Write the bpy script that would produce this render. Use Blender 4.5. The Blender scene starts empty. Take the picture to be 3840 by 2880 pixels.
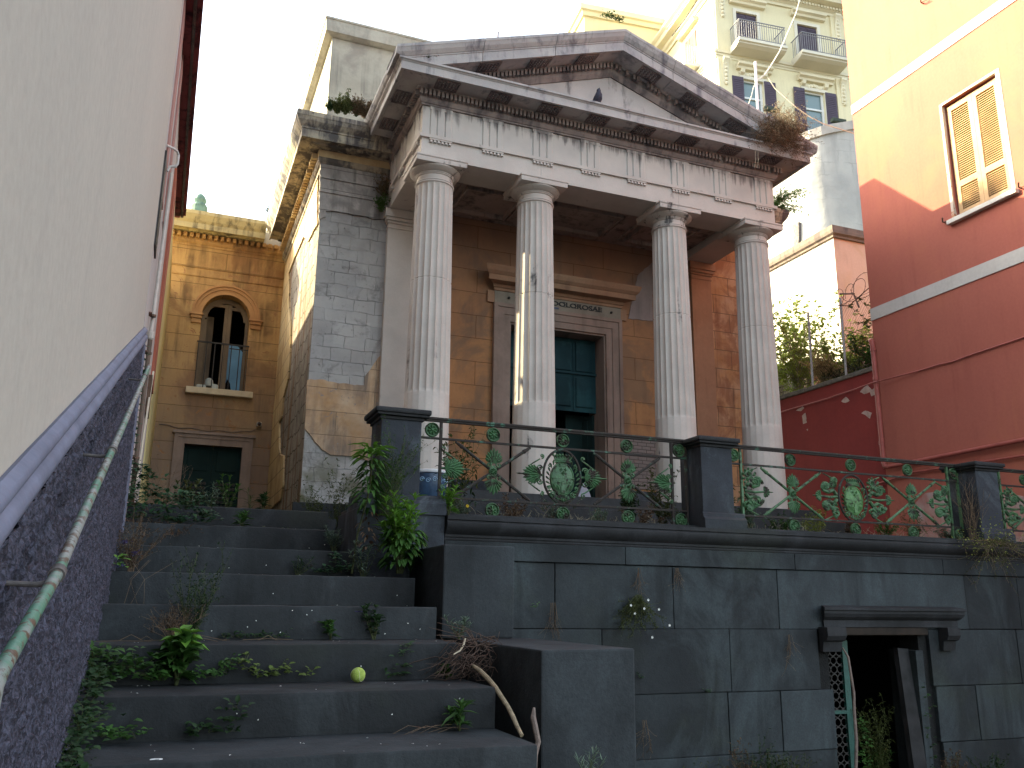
import bpy, bmesh, math, random
from mathutils import Vector, Matrix, noise
R = math.radians
C = bpy.context.scene.collection
# ---------------------------------------------------------------- camera, sky, sun, exposure
CM = [[0.9304831673514469, -0.3661560316089416, 0.011438347433571616],
      [0.0999456264092711, 0.22369700497136696, -0.9695207691063139],
      [0.35243715331570497, 0.903265968850389, 0.24474199165547844]]
F = 3282.2676
cam = bpy.data.objects.new('camera', bpy.data.cameras.new('camera'))
C.objects.link(cam)
cam.data.sensor_width = 36
cam.data.lens = F / 3840 * 36
cam.data.clip_start = .05
cam.data.clip_end = 2000
r_, d_, f_ = [Vector(v) for v in CM]
m_ = Matrix((r_, -d_, -f_)).transposed().to_4x4()
cam.matrix_world = m_
bpy.context.scene.camera = cam
SUN = Vector((1, -.645, -.637)).normalized()        # direction the light travels
el = math.asin(-SUN.z)
w = bpy.data.worlds.new('World'); bpy.context.scene.world = w
w.use_nodes = True
nt = w.node_tree; nt.nodes.clear()
sky = nt.nodes.new('ShaderNodeTexSky'); sky.sky_type = 'NISHITA'; sky.sun_disc = False
sky.sun_elevation = el
sky.sun_rotation = math.atan2(-SUN.x, -SUN.y)
sky.air_density = 1.0; sky.dust_density = 3.0; sky.ozone_density = .6
hs = nt.nodes.new('ShaderNodeHueSaturation'); hs.inputs['Saturation'].default_value = .60
tn = nt.nodes.new('ShaderNodeMixRGB'); tn.blend_type = 'MULTIPLY'; tn.inputs[0].default_value = 1
tn.inputs[2].default_value = (1.01, 1.02, .965, 1)
bg = nt.nodes.new('ShaderNodeBackground'); bg.inputs[1].default_value = .15
wo = nt.nodes.new('ShaderNodeOutputWorld')
nt.links.new(sky.outputs[0], hs.inputs['Color']); nt.links.new(hs.outputs[0], tn.inputs[1])
nt.links.new(tn.outputs[0], bg.inputs[0]); nt.links.new(bg.outputs[0], wo.inputs[0])
sun = bpy.data.objects.new('sun', bpy.data.lights.new('sun', 'SUN')); C.objects.link(sun)
sun.data.energy = 3.5; sun.data.angle = R(.5); sun.data.color = (1, .86, .52)
sun.rotation_euler = SUN.to_track_quat('-Z', 'Y').to_euler()
vs = bpy.context.scene.view_settings
vs.view_transform = 'Standard'; vs.look = 'None'; vs.gamma = 1; vs.exposure = 2.62

# ---------------------------------------------------------------- small helpers
def ray(x, y):
    a, b = (x - 1920) / F, (y - 1440) / F
    return Vector([CM[0][i] * a + CM[1][i] * b + CM[2][i] for i in range(3)])
def atY(x, y, Y): d = ray(x, y); return d * (Y / d.y)
def atX(x, y, X): d = ray(x, y); return d * (X / d.x)
def atZ(x, y, Z): d = ray(x, y); return d * (Z / d.z)
def tag(o, label=None, cat=None, group=None, kind=None):
    if label: o['label'] = label
    if cat: o['category'] = cat
    if group: o['group'] = group
    if kind: o['kind'] = kind
    return o
def thing(name, label, cat, loc=(0, 0, 0), rz=0, group=None):
    o = bpy.data.objects.new(name, None); C.objects.link(o)
    o.location = loc; o.rotation_euler = (0, 0, rz)
    o.empty_display_size = .1
    return tag(o, label, cat, group)
def wl(o):
    v = Vector((0, 0, 0))
    while o is not None: v += o.location; o = o.parent
    return v
def dup(root, loc=None, label=None, rz=None):
    r = root.copy(); C.objects.link(r)
    if loc is not None: r.location = loc
    if rz is not None: r.rotation_euler = (0, 0, rz)
    if label: r['label'] = label
    for ch in list(root.children):
        c = ch.copy(); C.objects.link(c); c.parent = r
        for g in ch.children:
            d = g.copy(); C.objects.link(d); d.parent = c
    return r

class MB:
    def __init__(s): s.v = []; s.f = []; s.m = []; s.t = []; s.cm = 0; s.ct = .5
    def add(s, vs_, fs):
        b = len(s.v); s.v += [tuple(v) for v in vs_]
        for f in fs: s.f.append([b + i for i in f]); s.m.append(s.cm); s.t.append(s.ct)
        return s
    def box(s, x0, x1, y0, y1, z0, z1):
        return s.add([(x0, y0, z0), (x1, y0, z0), (x1, y1, z0), (x0, y1, z0), (x0, y0, z1), (x1, y0, z1), (x1, y1, z1), (x0, y1, z1)],
                     [(0, 3, 2, 1), (4, 5, 6, 7), (0, 1, 5, 4), (1, 2, 6, 5), (2, 3, 7, 6), (3, 0, 4, 7)])
    def bbox(s, x0, x1, y0, y1, z0, z1, b=.01):        # chamfered box
        bm = bmesh.new()
        bmesh.ops.create_cube(bm, size=1)
        for v in bm.verts: v.co = Vector(((x0 + x1) / 2 + v.co.x * (x1 - x0), (y0 + y1) / 2 + v.co.y * (y1 - y0), (z0 + z1) / 2 + v.co.z * (z1 - z0)))
        bmesh.ops.bevel(bm, geom=bm.edges[:] + bm.verts[:], offset=b, segments=2, profile=.6, affect='EDGES')
        bm.verts.index_update()
        s.add([v.co[:] for v in bm.verts], [[v.index for v in f.verts] for f in bm.faces]); bm.free(); return s
    def poly(s, pts, ax, a, b):
        """2-d outline extruded along axis ax from a to b. ax 0: pts are (y,z); 1: (x,z); 2: (x,y)"""
        def P(p, t): return (t, p[0], p[1]) if ax == 0 else (p[0], t, p[1]) if ax == 1 else (p[0], p[1], t)
        n = len(pts)
        ar = sum(pts[i][0] * pts[(i + 1) % n][1] - pts[(i + 1) % n][0] * pts[i][1] for i in range(n))
        if (ar < 0) != (ax == 1): pts = pts[::-1]
        V = [P(p, a) for p in pts] + [P(p, b) for p in pts]
        lo, hi = (0, n) if a < b else (n, 0)
        fs = [[lo + i for i in range(n)][::-1], [hi + i for i in range(n)]]
        for i in range(n):
            j = (i + 1) % n; fs.append((lo + i, lo + j, hi + j, hi + i))
        return s.add(V, fs)
    def tube(s, pts, r, n=8, cap=True):
        pts = [Vector(p) for p in pts]; N = len(pts)
        rs = r if isinstance(r, (list, tuple)) else [r] * N
        V = []; up = None
        for i, p in enumerate(pts):
            t = (pts[min(i + 1, N - 1)] - pts[max(i - 1, 0)])
            if t.length < 1e-9: t = Vector((0, 0, 1))
            t.normalize()
            if up is None: up = Vector((0, 0, 1)) if abs(t.z) < .9 else Vector((1, 0, 0))
            a = t.cross(up)
            if a.length < 1e-4: a = t.cross(Vector((0, 1, 0)))
            a.normalize(); b = a.cross(t); up = b
            for k in range(n):
                an = 2 * math.pi * k / n; V.append(p + (a * math.cos(an) + b * math.sin(an)) * rs[i])
        fs = []
        for i in range(N - 1):
            for k in range(n):
                k2 = (k + 1) % n; fs.append((i * n + k, i * n + k2, (i + 1) * n + k2, (i + 1) * n + k))
        if cap: fs.append(tuple(range(n))[::-1]); fs.append(tuple((N - 1) * n + k for k in range(n)))
        return s.add(V, fs)
    def lathe(s, prof, c, n=32, ax=2, a0=0):
        V = []
        for (r, z) in prof:
            for k in range(n):
                an = a0 + 2 * math.pi * k / n; x, y = r * math.cos(an), r * math.sin(an)
                V.append((c[0] + x, c[1] + y, c[2] + z) if ax == 2 else (c[0] + x, c[1] - z, c[2] + y) if ax == 1 else (c[0] + z, c[1] + x, c[2] + y))
        fs = []
        for i in range(len(prof) - 1):
            for k in range(n):
                k2 = (k + 1) % n; fs.append((i * n + k, i * n + k2, (i + 1) * n + k2, (i + 1) * n + k))
        fs.append(tuple(range(n))[::-1]); fs.append(tuple((len(prof) - 1) * n + k for k in range(n)))
        return s.add(V, fs)
    def sweepU(s, prof, x0, x1, yf, yb):
        """closed profile (p outward, z) round three sides of a rectangle, mitred"""
        n = len(prof); V = []
        for k in range(4):
            for (p, z) in prof:
                V.append([(x0 - p, yb, z), (x0 - p, yf - p, z), (x1 + p, yf - p, z), (x1 + p, yb, z)][k])
        fs = [tuple(range(n))[::-1], tuple(3 * n + i for i in range(n))]
        for k in range(3):
            for i in range(n):
                j = (i + 1) % n; fs.append((k * n + i, k * n + j, (k + 1) * n + j, (k + 1) * n + i))
        return s.add(V, fs)
    def sweep(s, prof, a, b, ex=(0, 0)):
        """closed profile (p toward -y or outward normal, z) swept straight from a to b; outward = right-hand side of a->b"""
        a = Vector(a); b = Vector(b); d = (b - a); h = Vector((d.x, d.y, 0)).normalized(); nrm = Vector((h.y, -h.x, 0)); n = len(prof)
        V = [a + nrm * p + Vector((0, 0, z)) - h * (ex[0] * p) for p, z in prof] + [b + nrm * p + Vector((0, 0, z)) + h * (ex[1] * p) for p, z in prof]
        fs = [tuple(range(n)), tuple(n + i for i in range(n))[::-1]]
        for i in range(n):
            j = (i + 1) % n; fs.append((i, n + i, n + j, j))
        return s.add(V, fs)
    def leaf(s, p, d, up, L, W, fold=.25, droop=.2):
        d = Vector(d).normalized(); sd = d.cross(Vector(up))
        if sd.length < 1e-3: sd = d.cross(Vector((1, .3, 0)))
        sd.normalize(); u = sd.cross(d).normalized(); p = Vector(p)
        c1 = p + d * L * .38 + u * L * .05; c2 = p + d * L * .72 - u * L * droop * .4; t = p + d * L - u * L * droop
        w1 = sd * W * .5; w2 = sd * W * .42; k = u * W * fold
        return s.add([p, c1, c2, t, c1 + w1 + k, c2 + w2 + k, c1 - w1 + k, c2 - w2 + k],
                     [(0, 1, 4), (1, 2, 5, 4), (2, 3, 5), (0, 6, 1), (1, 6, 7, 2), (2, 7, 3)])
    def build(s, name, mat, parent=None, smooth=False, local=False, wob=0, flatang=None):
        me = bpy.data.meshes.new(name); off = Vector((0, 0, 0))
        if parent is not None and not local: off = wl(parent)
        if wob:
            s.v = [tuple(Vector(v) + Vector((noise.noise(Vector(v) * 9), noise.noise(Vector(v) * 9 + Vector((7, 3, 1))), noise.noise(Vector(v) * 9 + Vector((1, 9, 4))))) * wob) for v in s.v]
        me.from_pydata([(v[0] - off.x, v[1] - off.y, v[2] - off.z) for v in s.v], [], s.f)
        mats = mat if isinstance(mat, list) else [mat]
        for m in mats: me.materials.append(m)
        me.polygons.foreach_set('material_index', s.m)
        at = me.attributes.new('tone', 'FLOAT', 'FACE'); at.data.foreach_set('value', s.t)
        if smooth:
            me.polygons.foreach_set('use_smooth', [True] * len(me.polygons))
            try: me.set_sharp_from_angle(angle=R(flatang or 35))
            except Exception: pass
        me.validate(); me.update()
        bmn = bmesh.new(); bmn.from_mesh(me); bmesh.ops.recalc_face_normals(bmn, faces=bmn.faces[:]); bmn.to_mesh(me); bmn.free()
        o = bpy.data.objects.new(name, me); C.objects.link(o)
        if parent is not None: o.parent = parent
        return o

# ---------------------------------------------------------------- materials
class NT:
    def __init__(s, name, rough=.85, spec=.3):
        s.m = bpy.data.materials.new(name); s.m.use_nodes = True; s.t = s.m.node_tree
        s.b = s.t.nodes['Principled BSDF']; s.b.inputs['Roughness'].default_value = rough
        s.b.inputs['Specular IOR Level'].default_value = spec
        g = s.t.nodes.new('ShaderNodeNewGeometry'); s.P = g.outputs['Position']
    def n(s, ty): return s.t.nodes.new(ty)
    def set(s, sock, v):
        if isinstance(v, bpy.types.NodeSocket): s.t.links.new(v, sock)
        elif isinstance(v, tuple) and len(v) == 3 and sock.type == 'RGBA': sock.default_value = (*v, 1)
        else: sock.default_value = v
    def vec(s, sc, v=None):
        n = s.n('ShaderNodeVectorMath'); n.operation = 'MULTIPLY'; s.set(n.inputs[0], v or s.P); n.inputs[1].default_value = sc; return n.outputs[0]
    def noise(s, scale, detail=4, v=None, rough=.55, dist=0):
        n = s.n('ShaderNodeTexNoise'); s.set(n.inputs['Vector'], v or s.P); n.inputs['Scale'].default_value = scale
        n.inputs['Detail'].default_value = detail; n.inputs['Roughness'].default_value = rough; n.inputs['Distortion'].default_value = dist; return n.outputs[0]
    def vor(s, scale, v=None, out=0, feat='F1'):
        n = s.n('ShaderNodeTexVoronoi'); n.feature = feat; s.set(n.inputs['Vector'], v or s.P); n.inputs['Scale'].default_value = scale; return n.outputs[out]
    def mr(s, v, a, b, c=0, d=1):
        n = s.n('ShaderNodeMapRange'); s.set(n.inputs[0], v); n.inputs[1].default_value = a; n.inputs[2].default_value = b; n.inputs[3].default_value = c; n.inputs[4].default_value = d; return n.outputs[0]
    def ma(s, op, a, b=0.0):
        n = s.n('ShaderNodeMath'); n.operation = op; s.set(n.inputs[0], a); s.set(n.inputs[1], b); return n.outputs[0]
    def mix(s, f, a, b, mode='MIX'):
        n = s.n('ShaderNodeMixRGB'); n.blend_type = mode; s.set(n.inputs[0], f); s.set(n.inputs[1], a); s.set(n.inputs[2], b); return n.outputs[0]
    def sep(s, i):
        n = s.n('ShaderNodeSeparateXYZ'); s.set(n.inputs[0], s.P); return n.outputs[i]
    def brick(s, ax, bw, bh, mort, off=(0, 0), wob=0.0, shift=.5):
        c = s.n('ShaderNodeCombineXYZ'); a = s.sep(ax); z = s.sep(2)
        if wob:
            k = s.ma('MULTIPLY', s.ma('SUBTRACT', s.noise(6, 2), .5), wob); a = s.ma('ADD', a, k); z = s.ma('ADD', z, s.ma('MULTIPLY', s.ma('SUBTRACT', s.noise(5, 3), .5), wob))
        s.set(c.inputs[0], s.ma('SUBTRACT', a, off[0])); s.set(c.inputs[1], s.ma('SUBTRACT', z, off[1]))
        n = s.n('ShaderNodeTexBrick'); s.set(n.inputs['Vector'], c.outputs[0]); n.inputs['Scale'].default_value = 1
        n.inputs['Mortar Size'].default_value = mort; n.inputs['Mortar Smooth'].default_value = .4
        n.inputs['Brick Width'].default_value = bw; n.inputs['Row Height'].default_value = bh; n.offset = shift
        n.inputs['Color1'].default_value = (0, 0, 0, 1); n.inputs['Color2'].default_value = (1, 1, 1, 1); n.inputs['Mortar'].default_value = (.5, .5, .5, 1)
        return n.outputs['Fac'], n.outputs['Color']
    def tone(s):
        n = s.n('ShaderNodeAttribute'); n.attribute_name = 'tone'; return n.outputs['Fac']
    def bump(s, h, strength=.5, dist=.01, prev=None):
        n = s.n('ShaderNodeBump'); n.inputs['Strength'].default_value = strength; n.inputs['Distance'].default_value = dist; s.set(n.inputs['Height'], h)
        if prev is not None: s.t.links.new(prev, n.inputs['Normal'])
        return n.outputs[0]
    def done(s, col, nrm=None, rough=None):
        s.set(s.b.inputs['Base Color'], col)
        if nrm is not None: s.t.links.new(nrm, s.b.inputs['Normal'])
        if rough is not None: s.set(s.b.inputs['Roughness'], rough)
        return s.m

def simple(name, col, var=.25, scale=12, rough=.8, bump=.3, dist=.004, metal=0):
    t = NT(name, rough); n = t.noise(scale, 5)
    c = t.mix(t.mr(n, .3, .7), tuple(x * (1 - var) for x in col), tuple(min(1, x * (1 + var)) for x in col))
    t.b.inputs['Metallic'].default_value = metal
    return t.done(c, t.bump(t.noise(scale * 4, 4), bump, dist))

def plaster(name, c1, c2, streak=(.05, .045, .04), sa=.5, slo=.5, shi=.7, blot=None, ba=.6, joint=None, jc=.45, bump=.4, sc=2.2, dist=.006, fleck=None, zgrime=None):
    """two-tone mottled plaster with vertical run-off stains, optional scored joints (ax,bw,bh,mortar,off)"""
    t = NT(name, .92, .2)
    n1 = t.noise(sc, 8, rough=.62); c = t.mix(t.mr(n1, .32, .68), c1, c2)
    n2 = t.noise(30, 5); c = t.mix(t.mr(n2, .3, .7, 0, .22), c, tuple(x * .55 for x in c1))
    if blot:
        nb = t.noise(sc * .8, 9, t.vec((1, 1, .8), t.mix(0, t.P, t.P)), .66, .6); c = t.mix(t.mr(nb, .50, .60, 0, ba), c, blot)
    ns = t.noise(1, 6, t.vec((7.5, 7.5, .55)), .6, .3); ns2 = t.noise(2.2, 4)
    k = t.ma('MULTIPLY', t.mr(ns, slo, shi), t.mr(ns2, .38, .6)); c = t.mix(t.ma('MULTIPLY', k, sa), c, streak)
    if zgrime:
        for (z0, z1, amt, col) in zgrime:
            kk = t.ma('MULTIPLY', t.mr(t.ma('ADD', t.sep(2), t.mr(t.noise(4, 6), 0, 1, -.35, .35)), z0, z1), amt); c = t.mix(kk, c, col)
    h = t.ma('ADD', t.ma('MULTIPLY', t.noise(45, 5), .35), n1)
    if fleck:
        nf = t.noise(9, 7, rough=.7, dist=1.0); kf = t.mr(nf, fleck[1], fleck[1] + .02); c = t.mix(kf, c, fleck[0]); h = t.ma('SUBTRACT', h, t.ma('MULTIPLY', kf, .7))
    if joint:
        f, cc = t.brick(joint[0], joint[1], joint[2], joint[3], joint[4], .012)
        c = t.mix(t.ma('MULTIPLY', f, 1), c, t.mix(.8, c, tuple(x * .25 for x in c1))); c = t.mix(.10, c, t.mix(1, c, cc, 'MULTIPLY'))
        h = t.ma('SUBTRACT', h, t.ma('MULTIPLY', f, 1.6))
    return t.done(c, t.bump(h, bump, dist))

# pale stone of columns and entablature
def stone(name, c1, c2, grime, glo, ghi, zg=None, bump=.25, ga=.9):
    t = NT(name, .85, .25)
    c = t.mix(t.mr(t.noise(3, 7), .3, .7), c1, c2)
    c = t.mix(t.mr(t.noise(60, 4), .35, .7, 0, .18), c, tuple(x * .6 for x in c1))
    ns = t.noise(1, 7, t.vec((9, 9, 1.1)), .62, .4); nb = t.noise(2.6, 8, None, .65, .5)
    k = t.ma('MULTIPLY', t.mr(t.ma('ADD', t.ma('MULTIPLY', ns, .55), t.ma('MULTIPLY', nb, .45)), glo, ghi), ga)
    if zg:
        z = t.sep(2)
        for (z0, z1) in zg: k = t.ma('MULTIPLY', k, t.mr(z, z0, z1))
    c = t.mix(k, c, grime)
    h = t.ma('ADD', t.noise(25, 6), t.ma('MULTIPLY', t.noise(120, 3), .3))
    return t.done(c, t.bump(h, bump, .004))

CR, CG = (.50, .455, .415), (.40, .36, .33)
S_col = stone('column_stone', CR, CG, (.05, .047, .05), .60, .66)
S_cap = stone('capital_stone', CR, CG, (.05, .048, .05), .545, .60)
S_arch = stone('architrave_stone', (.52, .48, .44), (.42, .385, .355), (.07, .065, .068), .60, .68)
S_frz = None
def frieze_mat():
    t = NT('frieze_stone', .85, .25)
    c = t.mix(t.mr(t.noise(3, 7), .3, .7), (.50, .47, .43), (.40, .38, .36))
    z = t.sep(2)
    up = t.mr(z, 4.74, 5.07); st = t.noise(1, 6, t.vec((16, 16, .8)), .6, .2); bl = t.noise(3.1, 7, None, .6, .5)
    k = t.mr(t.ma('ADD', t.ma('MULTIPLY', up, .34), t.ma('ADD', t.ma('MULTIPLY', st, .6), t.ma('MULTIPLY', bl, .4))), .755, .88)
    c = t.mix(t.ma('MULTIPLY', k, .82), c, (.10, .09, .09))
    return t.done(c, t.bump(t.noise(25, 6), .25, .004))
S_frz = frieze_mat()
S_corn = stone('cornice_stone', (.42, .40, .385), (.31, .295, .29), (.12, .115, .135), .52, .62, bump=.5)
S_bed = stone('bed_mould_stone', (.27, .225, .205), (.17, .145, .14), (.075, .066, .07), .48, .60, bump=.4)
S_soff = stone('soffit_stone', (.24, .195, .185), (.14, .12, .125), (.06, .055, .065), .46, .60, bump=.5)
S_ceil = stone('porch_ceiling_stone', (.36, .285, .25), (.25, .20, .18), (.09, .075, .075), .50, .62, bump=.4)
S_rake = stone('raking_stone', (.42, .40, .385), (.30, .29, .295), (.12, .115, .135), .50, .62, bump=.5)
S_tym = stone('tympanum_stone', (.46, .43, .41), (.36, .34, .325), (.08, .075, .08), .55, .66)

def lava(name, lo=(.020, .021, .025), hi=(.048, .052, .062), scale=1.6, bump=.45, pale=(.085, .10, .115), pa=.5):
    t = NT(name, .78, .35)
    tt = t.mr(t.tone(), 0, 1, -.22, .22)
    n = t.ma('ADD', t.noise(scale, 8, None, .6, .4), tt); c = t.mix(t.mr(n, .32, .72), lo, hi)
    k = t.mr(t.noise(scale * .9, 7, t.vec((1, 1, .6)), .66, .8), .50, .64, 0, pa); c = t.mix(k, c, pale)
    st = t.noise(1, 5, t.vec((5, 5, .5)), .6); c = t.mix(t.mr(st, .55, .68, 0, .7), c, tuple(x * .5 for x in lo))
    gr = t.noise(1.3, 5, t.vec((1, 1, 1.3))); c = t.mix(t.mr(gr, .58, .72, 0, .35), c, (.030, .038, .022))
    c = t.mix(t.mr(t.noise(70, 3), .35, .7, 0, .35), c, tuple(x * .5 for x in lo))
    h = t.ma('ADD', t.ma('MULTIPLY', t.noise(14, 6), 1), t.ma('MULTIPLY', t.noise(110, 4), .35))
    return t.done(c, t.bump(h, bump, .006))
L_wall = lava('lava_ashlar', (.012, .0145, .017), (.036, .045, .050), 1.9, .8, (.065, .085, .093), .45); L_step = lava('lava_step', (.0115, .013, .0145), (.026, .0305, .034), 3.2, .8, (.048, .055, .06), .45)
L_pier = lava('lava_pier', (.014, .016, .022), (.040, .047, .060), 3.6, .6, (.11, .13, .15), .6)
L_corn = lava('lava_cornice', (.011, .011, .0125), (.028, .028, .031), 2.6, .6, (.05, .052, .06), .45)
L_mort = simple('dark_mortar', (.012, .012, .012), .3, 20, .95, .6, .01)

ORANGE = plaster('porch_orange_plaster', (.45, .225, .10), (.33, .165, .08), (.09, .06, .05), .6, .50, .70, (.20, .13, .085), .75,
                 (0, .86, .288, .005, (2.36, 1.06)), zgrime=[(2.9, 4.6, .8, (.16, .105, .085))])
OCHRE = plaster('ochre_plaster', (.52, .34, .145), (.41, .23, .10), (.14, .085, .045), .85, .42, .58, (.25, .125, .06), .8,
                (0, 3.1, .2565, .006, (.45, .32)), sc=1.3, zgrime=[(3.7, 2.0, .85, (.235, .165, .125))], fleck=((.30, .16, .08), .60))
OCHREP = plaster('stained_ochre_plaster', (.55, .41, .28), (.42, .24, .11), (.17, .14, .12), .85, .44, .56, (.30, .20, .13), .75,
                 (0, .83, .262, .004, (1.62, .98)), sc=3.2, fleck=((.24, .215, .20), .62))
OCHREF = plaster('flank_ochre_plaster', (.58, .46, .28), (.50, .36, .18), (.22, .13, .07), .7, .46, .62, (.33, .2, .10), .5, (1, 1.2, .2565, .008, (.45, .32)), sc=1.8)
PLASTR = plaster('right_wall_plaster', (.50, .34, .22), (.45, .24, .10), (.2, .1, .06), .7, .45, .62, (.24, .11, .06), .8, (0, .5, .26, .007, (6.6, 1.0)), sc=3)
GREYPL = plaster('grey_weathered_plaster', (.42, .385, .35), (.28, .255, .24), (.08, .073, .07), .8, .46, .60, (.15, .14, .135), .7, (0, 1.6, .262, .005, (1.2, .98)), sc=3, bump=.6)
PATCH = plaster('patch_plaster', (.30, .25, .235), (.24, .20, .19), (.1, .08, .08), .4)
def tuff_mat():
    t = NT('bare_tuff_blocks', .95, .2)
    f, cc = t.brick(0, .235, .150, .0045, (1.28, .66), .055, .37); f2, c2 = t.brick(0, .41, .30, .004, (1.13, .7), .06, .3)
    c = t.mix(t.mr(t.noise(2.4, 8), .3, .7), (.48, .468, .45), (.36, .352, .345)); c = t.mix(.13, c, t.mix(1, c, cc, 'MULTIPLY'))
    c = t.mix(t.mr(t.noise(3.6, 8, None, .7, .6), .54, .66, 0, .7), c, (.15, .145, .14))
    z = t.sep(2); kz = t.ma('MULTIPLY', t.mr(z, 3.3, 4.4), t.mr(t.noise(3, 6), .35, .6)); c = t.mix(t.ma('MULTIPLY', kz, .6), c, (.16, .15, .14))
    kg = t.ma('MULTIPLY', t.mr(z, 1.75, 1.15), t.mr(t.noise(4, 6), .42, .6)); c = t.mix(t.ma('MULTIPLY', kg, .85), c, (.085, .08, .028))
    br = t.mr(t.noise(8, 3), .48, .60); f = t.ma('MULTIPLY', f, t.mr(t.noise(4.3, 4), .42, .60, .08, 1))
    c = t.mix(t.ma('MULTIPLY', f, .62), c, (.09, .087, .09)); c = t.mix(.12, c, t.mix(1, c, c2, 'MULTIPLY'))
    pit = t.mr(t.noise(26, 5, None, .75), .63, .68); c = t.mix(t.ma('MULTIPLY', pit, .7), c, (.06, .058, .06))
    h = t.ma('SUBTRACT', t.ma('ADD', t.noise(16, 8, None, .7), cc), t.ma('ADD', t.ma('MULTIPLY', f, 1.8), pit))
    return t.done(c, t.bump(h, .8, .012))
TUFF = tuff_mat()
def tuff_side():
    t = NT('bare_tuff_flank', .95, .2)
    f, cc = t.brick(1, .5, .21, .010, (9.4, .66), .16, .37)
    c = t.mix(t.mr(t.noise(4, 9, None, .7), .3, .7), (.34, .31, .27), (.15, .13, .11)); c = t.mix(t.ma('MULTIPLY', f, .8), c, (.07, .06, .045))
    c = t.mix(t.mr(t.noise(1, 6, t.vec((6, 6, .7))), .5, .62, 0, .8), c, (.16, .085, .045))
    h = t.ma('SUBTRACT', t.noise(9, 9, None, .75), t.ma('MULTIPLY', f, 1.2))
    return t.done(c, t.bump(h, 1.0, .035))
TUFFS = tuff_side()
PALEB = plaster('attic_plaster', (.40, .385, .32), (.30, .285, .235), (.11, .105, .095), .7, .46, .64, (.22, .205, .18), .7, bump=.6)
BEIGE = plaster('beige_render', (.455, .405, .345), (.42, .375, .322), (.27, .245, .22), .22, .50, .75, bump=.55, sc=.9, dist=.004)
PINKW = plaster('pale_pink_render', (.44, .395, .375), (.41, .365, .345), (.28, .22, .2), .3)
ROSE = plaster('rose_band_render', (.38, .20, .17), (.33, .17, .15), (.2, .1, .09), .3)
BANDR = plaster('red_band_render', (.36, .11, .07), (.30, .09, .06), (.15, .05, .04), .3)
EAVE = stone('eave_wood', (.32, .08, .08), (.20, .055, .06), (.03, .012, .02), .5, .6)
YSTR = plaster('yellow_strip_render', (.52, .42, .20), (.42, .33, .16), (.25, .18, .1), .4)
def rough_mat():
    t = NT('roughcast_dado', .8, .4)
    n = t.noise(55, 5, None, .6, 1.2); c = t.mix(t.mr(n, .44, .58), (.010, .011, .021), (.080, .084, .125))  # hollows of the relief coloured dark, standing in for their shade
    c = t.mix(t.mr(t.noise(90, 3), .3, .7, 0, .5), c, (.03, .025, .04))
    return t.done(c, t.bump(t.ma('ADD', n, t.ma('MULTIPLY', t.noise(120, 3), .3)), .9, .012))
ROUGH = rough_mat()
DMOULD = simple('dado_moulding_paint', (.13, .135, .185), .18, 9, .75, .4, .004)
RED = plaster('red_render', (.37, .118, .085), (.335, .102, .075), (.20, .055, .045), .35, .5, .72, (.38, .13, .075), .4, bump=.35, sc=.9, dist=.004)
REDL = plaster('dark_red_render', (.26, .045, .040), (.215, .036, .034), (.13, .03, .03), .4, .5, .72, bump=.4, sc=1.2)
WBAND = plaster('white_band_paint', (.50, .47, .44), (.44, .415, .39), (.3, .25, .22), .3)
REDP = simple('red_pipe_paint', (.30, .075, .06), .2, 10, .5)
PEEL = plaster('peeled_plaster', (.44, .38, .36), (.34, .22, .19), (.35, .1, .08), .7, .45, .6, (.40, .16, .12), .7)
FLAKE = simple('flaked_plaster_patch', (.44, .33, .29), .25, 14, .9)
SHUT = simple('sun_bleached_shutter', (.42, .27, .14), .18, 6, .7)
WFR = plaster('flaking_window_surround', (.55, .50, .44), (.45, .36, .28), (.3, .15, .1), .5, fleck=((.36, .16, .08), .6))
def iron(name, g1, g2, rlo, rhi, rc=(.030, .022, .018)):
    t = NT(name, .6, .4)
    c = t.mix(t.mr(t.noise(40, 4), .3, .7), g1, g2); k = t.mr(t.noise(13, 7, None, .7), rlo, rhi); c = t.mix(k, c, rc)
    return t.done(c, t.bump(t.noise(90, 5), .7, .003), t.mr(k, 0, 1, .5, .9))
IRON = iron('green_painted_iron', (.060, .150, .062), (.038, .090, .042), .51, .59)
IRONB = iron('bright_green_iron', (.095, .23, .07), (.05, .13, .045), .56, .64)
IRONR = iron('rusty_rail_iron', (.040, .13, .08), (.03, .08, .055), .36, .44, (.032, .025, .022))
PAINTP = iron('peeling_handrail_paint', (.12, .30, .21), (.25, .28, .25), .56, .60, (.10, .062, .038))
def mixmetal():
    t = NT('handrail_paint', .55, .4)
    c = t.mix(t.mr(t.noise(5, 5), .46, .52), (.075, .17, .115), (.20, .205, .19)); c = t.mix(t.mr(t.noise(38, 5, None, .65), .53, .58), c, (.09, .055, .035))
    return t.done(c, t.bump(t.noise(60, 5), .6, .003))
PAINTP = mixmetal()
DARKI = simple('dark_iron', (.03, .026, .024), .3, 20, .6)
TEAL = plaster('teal_door_paint', (.016, .046, .055), (.009, .029, .036), (.01, .03, .035), .6, .45, .65, (.03, .10, .11), .4, bump=.2)
DKGRN = plaster('dark_green_door_paint', (.012, .030, .028), (.008, .018, .018), (.005, .01, .01), .4)
BLACKI = simple('painted_dark_interior', (.012, .011, .012), .2, 3, 1)  # near-black walls: the darkness of unlit rooms is put into the colour
FRAME = plaster('door_surround_stone', (.30, .225, .185), (.24, .175, .145), (.10, .075, .065), .6, .48, .66, (.2, .15, .125), .6)
FRAMEO = plaster('door_cornice_stone', (.36, .22, .14), (.29, .17, .105), (.13, .08, .06), .5)
INSC = plaster('inscription_stone', (.27, .24, .19), (.21, .185, .15), (.07, .06, .05), .5)
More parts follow.
